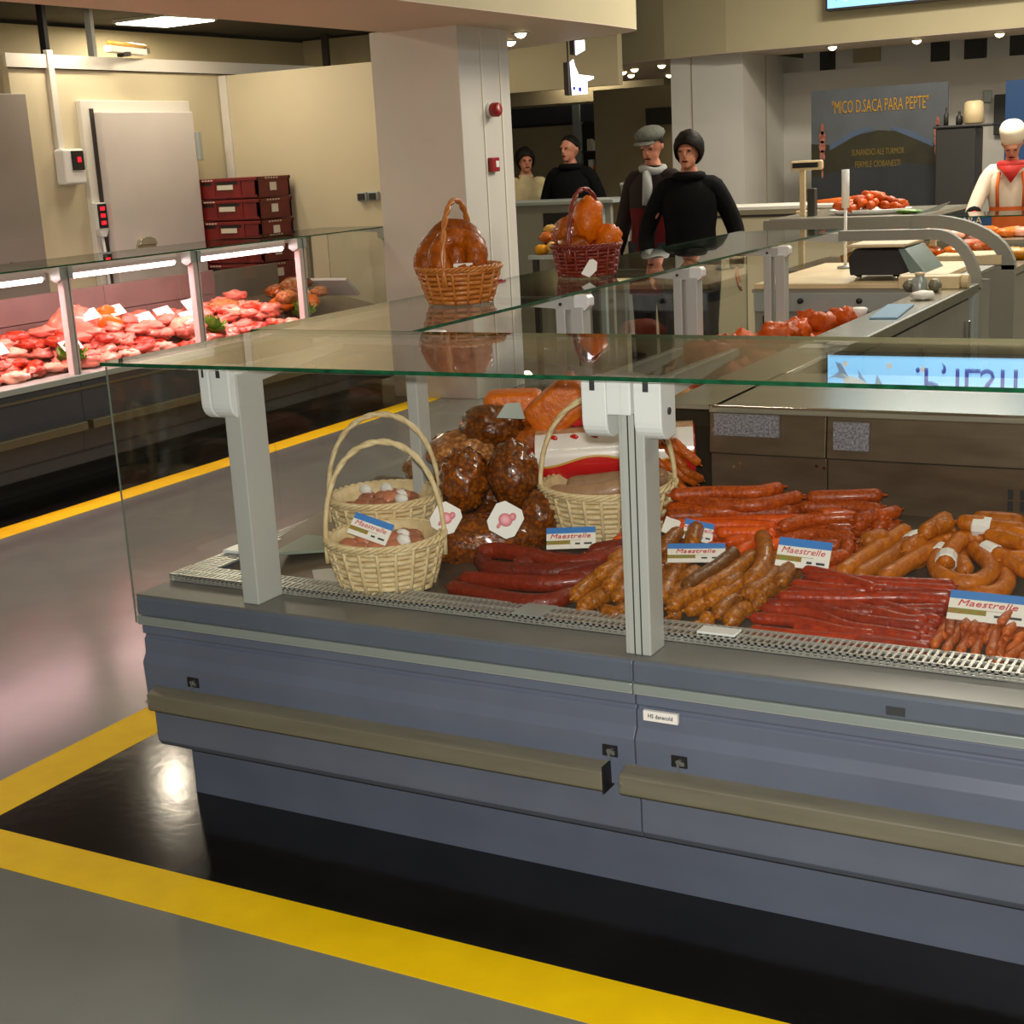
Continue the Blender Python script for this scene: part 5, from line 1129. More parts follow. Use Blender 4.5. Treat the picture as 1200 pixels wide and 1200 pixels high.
for k, (x, y, lab) in enumerate([(-6.27, 6.04, 'lettuce bunch with a white ticket beside the first pale post'), (-6.29, 7.30, 'lettuce bunch at the front of the third bay'), (-6.28, 8.27, 'lettuce bunch before the poultry in the last bay')]):
    z = mdz(x); t = root('lettuce_bunch', lab, 'lettuce', (x, y, z))
    for j in range(11):
        a = 2.4*j; e = .35+.09*j; d_ = Vector((math.cos(a)*math.cos(e), math.sin(a)*math.cos(e), math.sin(e))); sd = d_.cross(Vector((0, 0, 1))).normalized(); mb = MB(); vs = []
        for i in range(6):
            for l in range(5):
                u = i/5; wd = .055*math.sin(math.pi*min(1, .15+u*.8)); s_ = (l-2)/2
                vs.append(Vector((x, y, z+.01))+d_*(.12*u)+sd*wd*s_+Vector((0, 0, .012*math.sin(9*s_+j)*u+.02*abs(s_)*u)))
        mb.add(vs, [(i*5+l, i*5+l+1, i*5+l+6, i*5+l+5) for i in range(5) for l in range(4)])
        part('leaf', mb, 'lettuce', t, True)
TK = [(-6.55, 5.28, 'white ticket at the far left edge of the meat counter'), (-6.40, 5.62, 'long white ticket on the meat in the first bay'), (-6.27, 6.05, 'white ticket stuck on the lettuce beside the first pale post'), (-6.52, 6.47, 'pinkish white ticket on the large pork joint'), (-6.55, 6.72, 'pale ticket on the orange roast joint'),
      (-6.50, 6.92, 'white ticket left of the second pale post'), (-6.55, 7.15, 'upper white ticket just right of the second pale post'), (-6.40, 7.22, 'lower white ticket just right of the second pale post'), (-6.62, 7.50, 'white ticket at the rear of the third bay'), (-6.42, 8.48, 'small white ticket among the poultry')]
for x, y, lab in TK:
    hz = {6.47: .19, 6.72: .18, 6.05: .12}.get(y, .12)
    mt = Matrix.Translation((x, y, mdz(x)+hz)) @ Matrix.Rotation(R(78), 4, 'Z') @ Matrix.Rotation(R(46), 4, 'X') @ Matrix.Rotation(R(8), 4, 'Z')
    t = root('price_ticket', lab, 'ticket', (x, y, mdz(x)+hz))
    part('sheet', MB().box(-.065, .065, -.04, .04, -.001, .001, mt), 'paper', t)
    part('spike', MB().cyl(mt @ Vector((0, -.03, -.002)), mt @ Vector((0, -.05, -.10)), .002, n=6), 'steel', t)
for lab, x, y, m in (('yellow pack standing behind the first bay', -7.05, 5.55, 'yellow_food'), ('dark appliance on the worktop behind the first bay', -7.08, 5.85, 'black')):
    solo('worktop_pack', MB().box(x-.08, x+.08, y-.12, y+.12, 1.0005, 1.10), m, lab, 'pack', smooth=False, bevel=.01)
solo('tape_roll', MB().lathe([(.025, 0), (.055, 0), (.055, .03), (.025, .03), (.025, .0)], (-7.0, 6.03, 1.055), 18, Matrix.Rotation(R(90), 4, 'Y')), 'tape', 'pale tape roll standing on the worktop by the first post', 'tape')

# ------------------------------------------------------------------ red crates
def crate_root(label, z): return root('plastic_crate', label, 'crate', (-7.43, 9.40, z), 'red crates by the back wall')
CX0, CX1, CY0, CY1, CH = -7.93, -7.33, 9.20, 9.62, .168
cm = Matrix.Identity(4)
def crate(z, label):
    t = crate_root(label, z)
    bx = MB(); zz = z
    for a in ((CX0, CX1, CY0, CY0+.02), (CX0, CX1, CY1-.02, CY1), (CX0, CX0+.02, CY0, CY1), (CX1-.02, CX1, CY0, CY1)): bx.box(a[0], a[1], a[2], a[3], zz+.012, zz+CH-.03)
    bx.box(CX0+.01, CX1-.01, CY0+.01, CY1-.01, zz+.004, zz+.016)
    part('body', bx, 'crate', t)
    rm = MB(); 
    for a in ((CX0-.008, CX1+.008, CY0-.008, CY0+.02), (CX0-.008, CX1+.008, CY1-.02, CY1+.008), (CX0-.008, CX0+.02, CY0, CY1), (CX1-.02, CX1+.008, CY0, CY1)): rm.box(a[0], a[1], a[2], a[3], zz+CH-.03, zz+CH-.004)
    part('rim', rm, 'crate', t, bevel=.004)
    for x in (CX0+.02, -7.76, -7.50, CX1-.03): part('rib', MB().box(x, x+.014, CY0-.007, CY0, zz+.012, zz+CH-.03), 'crate', t)
    part('bottom_rail', MB().box(CX0, CX1, CY0-.006, CY0, zz+.012, zz+.03), 'crate', t)
    for x0, x1 in ((-7.88, -7.78), (-7.73, -7.52)): part('grip_slot', MB().box(x0, x1, CY0-.001, CY0+.001, zz+CH-.055, zz+CH-.034), 'black', t)
    part('paper_label', MB().box(-7.72, -7.56, CY0-.010, CY0-.007, zz+.075, zz+.112), 'tape', t)
    part('paper_label', MB().box(CX1+.001, CX1+.006, 9.36, 9.44, zz+.055, zz+.118), 'paper', t)
    mk = MB()
    for k in range(4): mk.box(-7.87+.03*k, -7.85+.03*k, CY0-.0095, CY0-.008, zz+CH-.022, zz+CH-.012)
    for k in range(5): mk.box(CX1+.008, CX1+.0095, 9.3+.035*k, 9.322+.035*k, zz+CH-.022, zz+CH-.010)
    part('stamped_mark', mk, 'tape', t, kind='stuff')
CT = 1.655
for k in range(9):
    z = CT-CH*(k+1)
    crate(z, ['topmost red plastic crate of the stack by the back wall', 'second red plastic crate from the top of the stack', 'third red plastic crate from the top of the stack', 'fourth red plastic crate from the top, mostly behind the meat counter'][k] if k < 4 else 'red plastic crate low in the stack hidden behind the meat counter')
solo('crate_dolly', MB().box(CX0, CX1, CY0, CY1, .05, CT-CH*9-.002).box(CX0+.05, CX0+.12, CY0+.05, CY0+.12, 0, .05).box(CX1-.12, CX1-.05, CY0+.05, CY0+.12, 0, .05).box(CX0+.05, CX0+.12, CY1-.12, CY1-.05, 0, .05).box(CX1-.12, CX1-.05, CY1-.12, CY1-.05, 0, .05), 'cabinet_dark', 'low dark dolly under the red crate stack', 'dolly', smooth=False)

# ------------------------------------------------------------------ people
def skin_mesh(J, E, res=.014, extra=None):
    # one continuous surface: skinned skeleton + head volumes, fused by a voxel remesh
    me = bpy.data.meshes.new('tmp'); me.from_pydata([j[0] for j in J], E, []); o = bpy.data.objects.new('tmp', me); COL.objects.link(o)
    s = o.modifiers.new('s', 'SKIN'); s.branch_smoothing = .6
    for v, j in zip(me.skin_vertices[0].data, J): v.radius = j[1] if hasattr(j[1], '__len__') else (j[1], j[1])
    me.skin_vertices[0].data[0].use_root = True
    sb = o.modifiers.new('b', 'SUBSURF'); sb.levels = 2
    dg = bpy.context.evaluated_depsgraph_get(); m1 = bpy.data.meshes.new_from_object(o.evaluated_get(dg)); bpy.data.objects.remove(o)
    vs = [tuple(v.co) for v in m1.vertices]; fs = [tuple(p.vertices) for p in m1.polygons]
    if extra: k = len(vs); vs += extra.v; fs += [tuple(i+k for i in f) for f in extra.f]
    m2 = bpy.data.meshes.new('tmp2'); m2.from_pydata(vs, [], fs); o = bpy.data.objects.new('tmp2', m2); COL.objects.link(o)
    r = o.modifiers.new('r', 'REMESH'); r.mode = 'VOXEL'; r.voxel_size = res
    sm = o.modifiers.new('m', 'SMOOTH'); sm.iterations = 3; sm.factor = .5
    dg = bpy.context.evaluated_depsgraph_get(); m3 = bpy.data.meshes.new_from_object(o.evaluated_get(dg)); bpy.data.objects.remove(o)
    m3.polygons.foreach_set('use_smooth', [True]*len(m3.polygons)); return m3
def limb(a, b, r0, r1): return a, b, r0, r1
def person(label, loc, yaw, h, coat, trousers, hair='short', hat=None, elbows=None, hands=None, hem=.70, lean=0, extra_parts=None, headturn=0, headdrop=0, sleeve_to=1.0):
    t = root('person', label, 'person', loc, world=False, rz=yaw); k = h/1.75
    ln = lambda p: Vector((p[0]*k, (p[1]-math.tan(lean)*max(0, p[2]-.95))*k, p[2]*k))
    el = elbows or ((-.27, .03, 1.13), (.27, .03, 1.13)); hn = hands or ((-.27, -.10, .90), (.27, -.10, .90))
    J = [(ln((0, 0, .97)), .14*k), (ln((0, 0, 1.12)), .13*k), (ln((0, -.0, 1.30)), .145*k), (ln((0, .01, 1.43)), .085*k), (ln((0, -.005, 1.50)), .055*k), (ln((0, -.015, 1.57)), .06*k)]
    E = [(0, 1), (1, 2), (2, 3), (3, 4), (4, 5)]
    for s, sg in enumerate((-1, 1)):
        b = len(J); J += [(ln((sg*.175, .01, 1.40)), .062*k), (ln(el[s]), .045*k), (ln(hn[s]), .030*k)]; E += [(3, b), (b, b+1), (b+1, b+2)]
        b = len(J); J += [(Vector((sg*.095*k, 0, .86*k)), .085*k), (Vector((sg*.10*k, -.01, .49*k)), .058*k), (Vector((sg*.105*k, .01, .09*k)), .042*k), (Vector((sg*.12*k, -.14*k, .035*k)), .035*k)]; E += [(0, b), (b, b+1), (b+1, b+2), (b+2, b+3)]
    HR = Matrix.Translation(ln((0, -.02, 1.635))) @ Matrix.Rotation(headturn, 4, 'Z') @ Matrix.Rotation(headdrop, 4, 'X')
    hd = MB(); A = lambda c, r: hd.blob((0, 0, 0), r, 18, 14, 0, mtx=HR @ Matrix.Translation(Vector(c)*k) @ Matrix.Scale(k, 4))
    A((0, .01, .02), (.074, .095, .105)); A((0, -.025, -.045), (.056, .062, .062)); A((0, -.098, -.015), (.013, .020, .026)); A((0, -.085, .025), (.05, .018, .012)); A((0, -.085, -.058), (.026, .012, .012)); A((0, -.07, -.09), (.028, .022, .018))
    for sg in (-1, 1): A((sg*.076, .012, .0), (.010, .018, .030))
    for s, sg in enumerate((-1, 1)):   # hands: palm, four fingers, thumb
        w_ = ln(hn[s]); e_ = ln(el[s]); d = (w_-e_).normalized(); sd = d.cross(Vector((1, 0, 0))); sd = sd.normalized() if sd.length > .1 else Vector((0, 1, 0)); inn = sd.cross(d).normalized()
        mt = Matrix((( sd.x, inn.x, d.x, w_.x+d.x*.05*k), (sd.y, inn.y, d.y, w_.y+d.y*.05*k), (sd.z, inn.z, d.z, w_.z+d.z*.05*k), (0, 0, 0, 1))) @ Matrix.Scale(k, 4)
        hd.blob((0, 0, 0), (.040, .016, .055), 12, 8, 0, mtx=mt)
        for f in range(4):
            x = -.030+.020*f; L_ = (.062, .074, .070, .056)[f]
            hd.tube([mt @ Vector(p) for p in ((x, 0, .03), (x*1.1, .004, .05+L_*.4), (x*1.12, .018, .05+L_*.75), (x*1.1, .034, .05+L_*.9))], [.0095*k, .009*k, .0085*k, .006*k], 7)
        hd.tube([mt @ Vector(p) for p in ((-.03, .004, -.02), (-.055, .014, .015), (-.058, .022, .045))], [.011*k, .010*k, .007*k], 7)
    me = skin_mesh(J, E, .0105*k, hd); me.materials.append(M['skin']); part_ = link('body', me, t)
    # clothing: coat (torso + sleeves) and trousers
    mb = MB(); rings = [(hem, .20, .135), (.86, .19, .13), (1.0, .175, .125), (1.12, .17, .12), (1.25, .19, .13), (1.36, .195, .12), (1.425, .15, .095), (1.47, .075, .075), (1.505, .068, .07)]
    vs = []; n = 26
    for z, rx_, ry_ in rings:
        for i in range(n):
            a = 2*math.pi*i/n; w2 = 1+.03*noise.noise(Vector((math.cos(a)*2, math.sin(a)*2, z*6)))
            vs.append(ln((rx_*math.cos(a)*w2, ry_*math.sin(a)*w2+.004, z)))
    mb.add(vs, [(j*n+i, j*n+(i+1) % n, (j+1)*n+(i+1) % n, (j+1)*n+i) for j in range(len(rings)-1) for i in range(n)] + [tuple(range(n))])
    for s, sg in enumerate((-1, 1)):
        a, b, c = ln((sg*.165, .01, 1.395)), ln(el[s]), ln(hn[s]); c2 = b.lerp(c, sleeve_to)
        sp_ = spline([ln((sg*.06, .005, 1.385)), a, b, c2], 5); N = len(sp_)
        mb.tube(sp_, [(.080-.030*i/(N-1))*k*(1+.06*noise.noise(Vector((i*.9, s*5, 0)))) for i in range(N)], 12)
    part('coat', mb, coat, t, True)
    tr = MB()
    for sg in (-1, 1): tr.tube([Vector((sg*.085*k, 0, .98*k)), Vector((sg*.10*k, 0, .80*k)), Vector((sg*.10*k, -.01, .48*k)), Vector((sg*.105*k, .01, .07*k))], [.12*k, .105*k, .08*k, .072*k], 12)
    part('trousers', tr, trousers, t, True)
    for sg in (-1, 1): part('shoe', MB().blob((sg*.115*k, -.05*k, .045*k), (.05*k, .14*k, .045*k), 12, 8, .05), 'black', t, True)
    hm = MB()
    if hair != 'none':
        vol = {'short': (.083, .104, .100), 'bob': (.102, .114, .118), 'full': (.104, .118, .124)}[hair]
        vs = []; nu, nv = 22, 12
        for j in range(nv+1):
            for i in range(nu):
                ph = 2*math.pi*i/nu; front = max(0, -math.sin(ph)); th = (.30+.70*(1-front**.7*.72))*math.pi*(.60 if hair == 'short' else .84)*j/nv
                d = Vector((math.sin(th)*math.cos(ph), math.sin(th)*math.sin(ph), math.cos(th))); w2 = 1+.06*noise.noise(d*5)
                vs.append(HR @ (Vector((d.x*vol[0]*w2, d.y*vol[1]*w2+.014, d.z*vol[2]*w2+.028))*k))
        hm.add(vs, [(j*nu+i, j*nu+(i+1) % nu, (j+1)*nu+(i+1) % nu, (j+1)*nu+i) for j in range(nv) for i in range(nu)])
        ho = part('hair', hm, 'hair_dark', t, True); sm = ho.modifiers.new('thick', 'SOLIDIFY'); sm.thickness = .012; sm.offset = -1
    fe = MB()
    for sg in (-1, 1):
        fe2 = part('eye', MB().blob((0, 0, 0), (.012, .007, .006), 10, 8, 0, mtx=HR @ Matrix.Translation(Vector((sg*.031, -.094, .008))*k) @ Matrix.Scale(k, 4)), 'black', t, True)
    part('mouth', MB().blob((0, 0, 0), (.024, .006, .006), 10, 8, 0, mtx=HR @ Matrix.Translation(Vector((0, -.097, -.058))*k) @ Matrix.Scale(k, 4)), 'coat_red', t, True)
    if hat:
        cpm = MB()
        if hat == 'flat':
            cpm.blob((0, 0, 0), (.104, .125, .052), 20, 12, .06, mtx=HR @ Matrix.Translation(Vector((0, .0, .085))*k) @ Matrix.Scale(k, 4)); cpm.blob((0, 0, 0), (.075, .06, .010), 16, 8, 0, mtx=HR @ Matrix.Translation(Vector((0, -.125, .062))*k) @ Matrix.Scale(k, 4)); part('flat_cap', cpm, 'cap_grey', t, True)
        else:
            cpm.lathe([(.086, .035), (.094, .08), (.10, .14), (.085, .175), (.03, .185), (0, .186)], (0, 0, 0), 20, HR @ Matrix.Translation((0, .01*k, 0)) @ Matrix.Scale(k, 4)); part('cook_cap', cpm, 'shirt_white', t, True)
    if extra_parts: extra_parts(t, ln, HR, k)
    return t
def scarf(t, ln, HR, k): part('scarf', MB().tube([ln((.075*math.cos(a), .07*math.sin(a)-.01, 1.475+.012*math.sin(2*a))) for a in [2*math.pi*i/20 for i in range(20)]], .028*k, 8, False, closed=True).tube([ln(p) for p in ((0, -.09, 1.46), (.03, -.135, 1.36), (.02, -.14, 1.24))], [.03*k, .035*k, .03*k], 8), 'scarf', t, True)
def collar(t, ln, HR, k): part('collar', MB().tube([ln((.085*math.cos(a), .08*math.sin(a)-.005, 1.48)) for a in [2*math.pi*i/20 for i in range(20)]], .030*k, 8, False, closed=True), 'coat_black', t, True)
def redcoat(t, ln, HR, k):
    scarf(t, ln, HR, k)
    vs = []; n = 26
    for z, a_, b_ in ((.62, .215, .15), (.86, .20, .14), (1.0, .184, .134), (1.12, .178, .129), (1.22, .192, .136)):
        vs += [ln((a_*math.cos(2*math.pi*i/n), b_*math.sin(2*math.pi*i/n)+.004, z)) for i in range(n)]
    part('coat_skirt', MB().add(vs, [(j*n+i, j*n+(i+1) % n, (j+1)*n+(i+1) % n, (j+1)*n+i) for j in range(4) for i in range(n)]), 'coat_red', t, True)
def butcher(t, ln, HR, k):
    part('neckerchief', MB().tube([ln((.088*math.cos(a), .085*math.sin(a)-.01, 1.475)) for a in [2*math.pi*i/20 for i in range(20)]], .032*k, 8, False, closed=True).prism([(ln((-.1, 0, 0)).x, 1.47*k), (ln((.1, 0, 0)).x, 1.47*k), (0, 1.33*k)], ln((0, -.165, 1.42)).y, ln((0, -.10, 1.42)).y, 'y'), 'apron_red', t, True)
    vs = []; n = 12
    for z, a_, b_ in ((.62, .20, .15), (.9, .20, .145), (1.05, .185, .137), (1.14, .18, .132)):
        vs += [ln((a_*math.cos(R(200+140*i/(n-1))), b_*math.sin(R(200+140*i/(n-1))), z)) for i in range(n)]
    part('apron', MB().add(vs, [(j*n+i, j*n+i+1, (j+1)*n+i+1, (j+1)*n+i) for j in range(3) for i in range(n-1)]), 'apron_orange', t, True)
    for sg in (-1, 1): part('apron_strap', MB().tube([ln((sg*.10, -.135, 1.14)), ln((sg*.105, -.14, 1.3)), ln((sg*.09, -.11, 1.42))], .016*k, 6), 'apron_orange', t, True)
    for sg in (-1, 1):
        e_, h_ = ln((sg*.29, -.12, 1.12)), ln((sg*.25, -.36, .98))
        part('glove', MB().tube([e_.lerp(h_, .25), e_.lerp(h_, .6), h_, h_+(h_-e_).normalized()*.11], [.055*k, .052*k, .050*k, .03*k], 10), 'apron_red', t, True)
        part('cuff', MB().tube([e_.lerp(h_, .10), e_.lerp(h_, .30)], [.062*k, .060*k], 10), 'coat_black', t, True)
person('person in a black coat with short dark hair standing behind the side counter', (-3.86, 9.55, 0), R(18), 1.78, 'coat_black', 'trouser', 'full', hem=.72, extra_parts=collar, headturn=R(-12), elbows=((-.30, .04, 1.12), (.30, .04, 1.12)), hands=((-.27, -.12, .88), (.31, -.04, .86)))
person('person in a grey flat cap and dark red coat looking down', (-4.34, 10.05, 0), R(-8), 1.84, 'coat_dark', 'trouser', 'short', 'flat', extra_parts=redcoat, headturn=R(10), headdrop=R(18), hem=.8)
person('person in a cream jacket far behind by the aisle', (-7.12, 13.25, 0), R(30), 1.76, 'coat_cream', 'trouser', 'bob', hem=.78, headturn=R(10))
person('person in a black jacket far behind facing the cream jacket', (-6.46, 12.95, 0), R(10), 1.86, 'coat_black', 'trouser', 'short', hem=.78, headturn=R(-20), extra_parts=collar)
person('person in a white cap, red neckerchief and red gloves leaning over the right stall', (-2.22, 12.3, 0), R(8), 1.70, 'shirt_white', 'trouser', 'none', 'cook', elbows=((-.29, -.12, 1.12), (.29, -.12, 1.12)), hands=((-.25, -.36, .98), (.25, -.36, .98)), lean=R(12), headdrop=R(36), extra_parts=butcher, sleeve_to=.2)

# ------------------------------------------------------------------ far stalls
t = root('banner', 'large landscape banner with yellow lettering on the far stall wall', 'banner', (-3.9, 14.5, .4))
BX0, BX1, BZ0, BZ1, BY = -4.55, -3.22, .35, 2.17, 14.5
part('cloth', MB().box(BX0, BX1, BY, BY+.02, BZ0, BZ1), 'banner_sky', t)
W_, H0 = BX1-BX0, 1.33
hl = [(BX0, 1.30), (BX0, 1.66), (BX0+.18*W_, 1.64), (BX0+.33*W_, 1.72), (BX0+.5*W_, 1.76), (BX0+.64*W_, 1.74), (BX0+.8*W_, 1.66), (BX0+.92*W_, 1.62), (BX1, 1.66), (BX1, 1.38)]
part('hill', MB().prism(hl, BY-.004, BY, 'y'), 'banner_hill', t)
part('lake', MB().prism([(BX0, BZ0), (BX0, 1.33), (BX0+.3*W_, 1.42), (BX0+.7*W_, 1.44), (BX1, 1.40), (BX1, BZ0)], BY-.006, BY-.004, 'y'), 'banner_lake', t)
part('ribbon', MB().prism([(BX0+.14*W_, 1.64), (BX0+.32*W_, 1.77), (BX0+.46*W_, 1.80), (BX0+.46*W_, 1.77), (BX0+.32*W_, 1.71), (BX0+.14*W_, 1.59)], BY-.006, BY-.004, 'y'), 'banner_blue', t)
part('ribbon', MB().prism([(BX0+.90*W_, 1.63), (BX0+.72*W_, 1.75), (BX0+.60*W_, 1.79), (BX0+.60*W_, 1.76), (BX0+.72*W_, 1.69), (BX0+.90*W_, 1.58)], BY-.006, BY-.004, 'y'), 'banner_blue', t)
for x in (.085, .93):
    mb = MB()
    for z, r in ((1.80, .02), (1.72, .036), (1.63, .034), (1.54, .028), (1.46, .018), (1.38, .010)): mb.prism([(BX0+x*W_+r*math.cos(a), z+.06*math.sin(a)) for a in [2*math.pi*i/10 for i in range(10)]], BY-.008, BY-.006, 'y')
    part('painted_ham', mb, 'banner_meat', t)
tt = lambda x, z: Matrix.Translation((x, BY-.009, z)) @ FACE_N
for s_, x, z, sz, m, sx in (('"MICO D.SACA PARA PEPTE"', BX0+.51*W_, 1.99, .17, 'banner_yellow', .44), ('SUNANDICI ALE TURMOR', BX0+.5*W_, 1.555, .085, 'banner_dim', .52), ('FERMILE CIOBANESTI', BX0+.5*W_, 1.44, .085, 'banner_dim', .56)):
    text('lettering', s_, sz, m, tt(x, z), t, sx).location = -t.location
t = root('poster', 'blue poster with pale lettering at the right frame edge', 'poster', (-2.3, 14.5, 1.2))
part('sheet', MB().box(-2.70, -1.5, 14.52, 14.54, 1.15, 2.14), 'poster_blue', t)
for s_, z in (('CARNE', 2.02), ('DE', 1.92), ('MACELARIE', 1.80)): text('lettering', s_, .10, 'banner_dim', Matrix.Translation((-2.25 if z != 1.80 else -2.20, 14.517, z)) @ FACE_N, t, .8).location = -t.location
part('picture', MB().prism([(-2.6, 1.60), (-2.4, 1.67), (-2.0, 1.68), (-1.8, 1.60)], 14.515, 14.52, 'y'), 'banner_meat', t)
solo('stall_cabinet', MB().box(-3.24, -2.88, 14.1, 14.45, 0, 1.74).box(-3.26, -2.72, 14.08, 14.47, 1.74, 1.765), 'cabinet_dark', 'tall dark cabinet between the banner and the butcher', 'cabinet', smooth=False, bevel=.01)
for k, (x, h_, r, m) in enumerate([(-3.18, .16, .022, 'cabinet_dark'), (-3.06, .12, .03, 'cabinet_dark')]): solo('bottle', MB().lathe([(r, 1.766), (r, 1.766+h_*.6), (r*.4, 1.766+h_*.75), (r*.4, 1.766+h_)], (x, 14.25, 0), 12), m, ['slim dark bottle on the left of the tall dark cabinet', 'squat dark bottle on the tall dark cabinet'][k], 'bottle')
solo('lamp_shade', MB().lathe([(.07, 1.767), (.10, 1.78), (.085, 1.96), (.06, 1.975)], (-2.93, 14.25, 0), 16), 'board', 'cream tub standing on the right of the tall dark cabinet', 'tub')
bpy.data.objects['lamp_shade'].name = 'storage_tub'; WORLD['storage_tub'] = 1
solo('wall_socket', MB().box(-3.17, -3.09, 15.86, 15.899, 1.98, 2.10), 'silver', 'small grey switch on the stall wall right of the banner', 'switch', smooth=False, bevel=.006)
solo('wall_dispenser', MB().box(-3.05, -2.92, 15.8, 15.899, 1.65, 2.05), 'cabinet_dark', 'dark dispenser on the wall beside the blue poster', 'dispenser', smooth=False, bevel=.01)
for k, (px0, wd) in enumerate([(-4.86, .05), (-3.66, .07), (-3.30, .09), (-2.87, .07)]): solo('ceiling_duct', MB().box(px0-wd, px0+wd, 15.95, 16.2, 2.42, 3.0), ['black', 'black', 'black', 'dark_line'][k], ['black duct at the left over the banner', 'black duct with a pale stripe over the banner right end', 'wide black duct over the dark cabinet', 'brown duct over the blue poster'][k], 'duct', 'ducts over the banner stall', False)
solo('wall_vent', MB().box(-4.72, -4.42, 16.55, 16.6, 2.50, 2.66), 'beige', 'pale square vent panel above the banner', 'vent', smooth=False, bevel=.01)
# stall fronts under the banner
t = root('stall_counter', 'pale stall counter in front of the landscape banner', 'counter', (-3.5, 11.8, 0))
part('front', MB().box(-5.2, -3.25, 11.8, 11.85, 0, 1.16), 'panel_cream', t); part('top', MB().box(-5.25, -3.2, 11.75, 12.3, 1.16, 1.19), 'white_trim', t, bevel=.004)
part('panel_line', MB().box(-4.62, -4.60, 11.79, 11.80, .1, 1.12).box(-4.62, -3.4, 11.79, 11.80, 1.10, 1.12), 'dark_line', t)
t = root('stall_counter', 'glass topped stall counter before the butcher', 'counter', (-1.8, 11.2, 0))
part('front', MB().box(-3.1, .6, 11.0, 11.05, 0, .9), 'bumper', t); part('top_glass', glass_box(-3.1, .6, 10.9, 11.5, 1.10, 1.109, 'z'), ['glass', 'glass_edge'], t)
part('worktop', MB().box(-3.1, .6, 11.0, 11.7, .9, .93), 'steel', t)
for x in (-2.9, -1.7, -.5): part('post', MB().box(x, x+.05, 10.95, 11.0, .9, 1.10), 'post', t)
part('name_board', MB().box(-2.62, -2.16, 11.20, 11.22, 1.02, 1.10), 'poster_blue', t)
text('lettering', 'AP-A', .075, 'board', Matrix.Translation((-2.30, 11.195, 1.06)) @ FACE_N, t, .9).location = -t.location
q = random.Random(31)
for k in range(16):
    x, y = q.uniform(-3.0, -1.2), q.uniform(11.1, 11.5); m = q.choice(['roast', 'ham_smoked', 'fat_meat'])
    lab = {'roast': 'tan meat piece', 'ham_smoked': 'brown meat piece', 'fat_meat': 'pale meat piece'}[m]+' on the stall counter before the butcher'
    solo('deli_piece', MB().blob((x, y, .965), (.11, .06, .04), 12, 8, .3, 3, k+200, Matrix.Rotation(q.uniform(0, 3), 4, 'Z')), m, lab, 'meat', lab)
t = root('hook_scale', 'upright scale with a slotted head on a post left of the oval tray', 'scale', (-3.0, 9.3, 1.226))
part('post', MB().box(-2.93, -2.88, 9.24, 9.30, 1.226, 1.40), 'dark_line', t, bevel=.004); part('stem', MB().box(-3.0, -2.965, 9.3, 9.33, 1.226, 1.52), 'board', t, bevel=.004)
part('head', MB().box(-3.05, -2.84, 9.27, 9.31, 1.515, 1.575), 'board', t, bevel=.012); part('slot', MB().box(-3.035, -2.865, 9.262, 9.272, 1.53, 1.562), 'black', t, bevel=.006)
solo('table', MB().box(-3.35, -2.35, 10.3, 10.42, 1.185, 1.21).box(-2.98, -2.94, 10.32, 10.36, 0, 1.185).box(-2.40, -2.36, 10.32, 10.36, 0, 1.185).box(-3.34, -3.30, 10.32, 10.36, 0, 1.185), 'board', 'pale narrow table behind the oval tray', 'table', smooth=False, bevel=.004)
solo('red_tool', MB().tube([(-3.72, 11.9, 1.205), (-3.45, 11.9, 1.215), (-3.22, 11.9, 1.22)], [.012, .022, .03], 10), 'apron_orange', 'orange red long handled tool lying on the pale stall counter', 'tool')
# left far stall with glass doors, low counter and goods behind the red basket
t = root('display_fridge', 'dark glazed fridge cabinet behind the two people far back', 'fridge', (-9.6, 19.6, 0))
part('case', MB().box(-11.0, -8.6, 19.7, 20.3, 0, 2.38), 'cabinet_dark', t)
part('header', MB().box(-11.0, -8.6, 19.62, 19.7, 2.14, 2.38), 'dark_base', t)
for x0, x1, m in ((-10.9, -9.72, 'beige'), (-9.60, -8.65, 'black')): part('door_panel', MB().box(x0, x1, 19.66, 19.70, .2, 2.1), m, t); 
part('mullion', MB().box(-9.72, -9.60, 19.6, 19.70, .1, 2.38), 'silver', t)
for k in range(4):
    sh = part('shelf', MB().box(-9.6, -8.65, 19.60, 19.66, .62+.36*k, .64+.36*k), 'dark_base', t)
q = random.Random(2)
for k in range(18):
    x = -9.5+.092*(k % 9)+q.uniform(0, .02); z = .64+.36*(2+k//9)
    solo('shelf_pack', MB().box(x, x+.07, 19.58, 19.655, z, z+q.uniform(.14, .24)), ['paper', 'roast', 'dark_base', 'pack_red', 'tape'][k % 5], ['white pack in the far fridge', 'tan pack in the far fridge', 'dark pack in the far fridge', 'red pack in the far fridge', 'cream pack in the far fridge'][k % 5], 'pack', ['white', 'tan', 'dark', 'red', 'cream'][k % 5]+' packs in the far fridge', False)
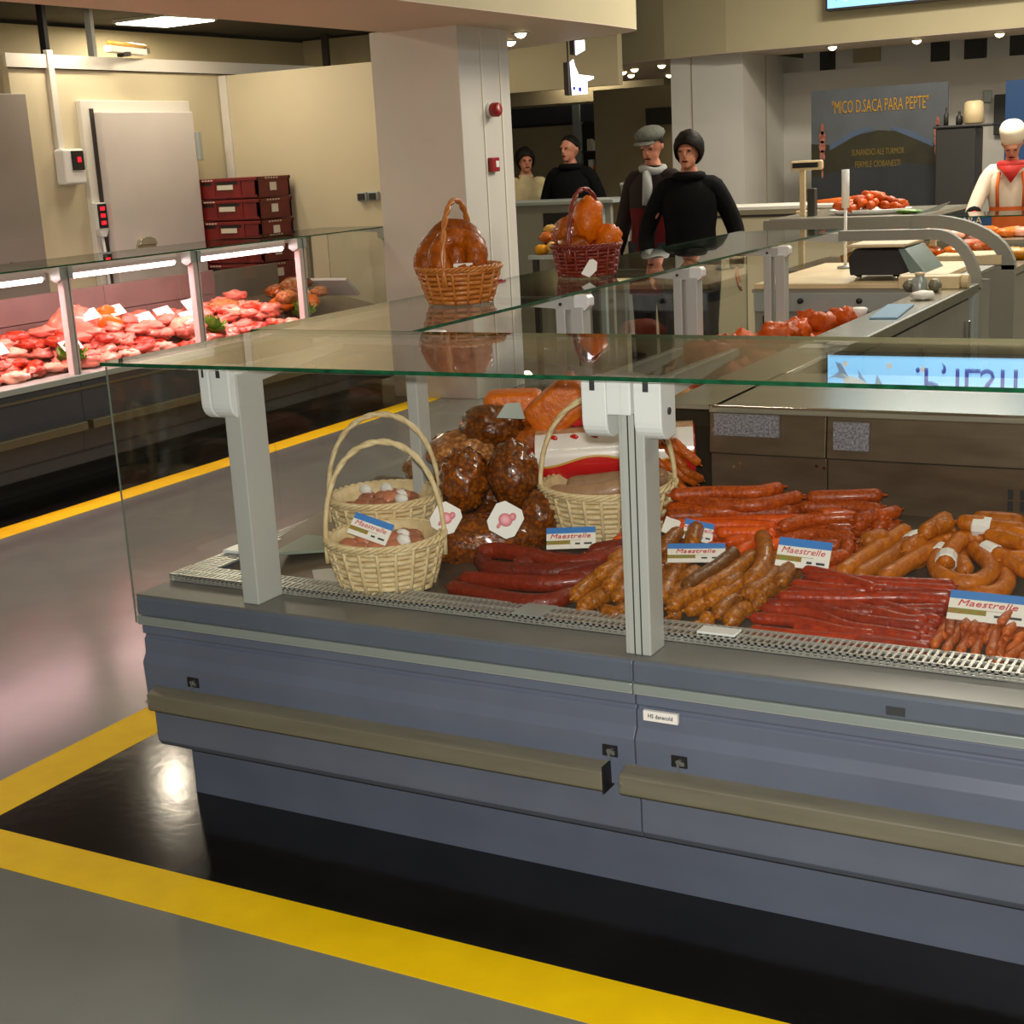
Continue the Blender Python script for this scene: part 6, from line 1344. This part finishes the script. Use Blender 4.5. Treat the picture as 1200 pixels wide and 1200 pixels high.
solo('shelf_box', MB().box(-9.12, -8.86, 19.5, 19.6, 1.62, 1.82), 'tape', 'pale box beside the black jacketed person far back', 'box', smooth=False)
t = root('low_counter', 'low grey counter with a pale top between pillar and dark red basket', 'counter', (-6.0, 11.6, 0))
part('top', MB().box(-6.6, -5.35, 11.5, 12.1, 1.27, 1.30), 'silver', t, bevel=.004); part('front', MB().box(-6.6, -5.40, 11.55, 11.6, 0, 1.27), 'cabinet', t)
part('opening', MB().box(-6.05, -5.66, 11.54, 11.55, .85, 1.20), 'black', t)
for x in (-5.62, -5.50): part('leg', MB().box(x, x+.05, 11.5, 11.55, 0, 1.27), 'silver', t, bevel=.004)
t = root('metal_bin', 'upright metal cylinder beside the person in the dark red coat', 'bin', (-4.9, 10.8, 0))
part('drum', MB().lathe([(.09, 0), (.09, 1.42), (.085, 1.44)], (-4.86, 10.8, 0), 20), 'chrome', t, True); part('lid', MB().lathe([(.094, 1.42), (.09, 1.45), (.0, 1.46)], (-4.86, 10.8, 0), 20), 'silver', t, True)
t = root('goods_table', 'small table of goods behind the dark red basket', 'table', (-5.3, 10.0, 0))
part('top', MB().box(-5.31, -4.75, 9.85, 10.25, .93, .96), 'silver', t); 
for x in (-5.29, -4.80): part('leg', MB().box(x, x+.04, 9.88, 9.92, 0, .93), 'dark_line', t)
for k in range(14):
    solo('yellow_pack', MB().blob((-5.24+.10*(k % 5), 9.95+.08*(k//5), .995+.07*(k//5)+.02*(k % 2)), (.06, .05, .04), 12, 8, .3, 3, k), ['yellow_food', 'pack_gold', 'roast'][k % 3], ['yellow packed piece', 'golden packed piece', 'tan packed piece'][k % 3]+' heaped behind the dark red basket', 'food', ['yellow', 'golden', 'tan'][k % 3]+' pieces behind the red basket')
solo('red_label', MB().box(-5.22, -5.08, 10.16, 10.165, .962, 1.175), 'pack_red', 'red label sticking up over the yellow packed pieces', 'label', smooth=False)
solo('wall_sign', MB().box(-7.62, -7.58, 18.1, 18.12, 2.05, 2.2).box(-7.95, -7.55, 18.2, 18.29, 2.0, 2.22), 'dark_line', 'small dark sign on the green grey wall above the flat cap', 'sign', smooth=False)
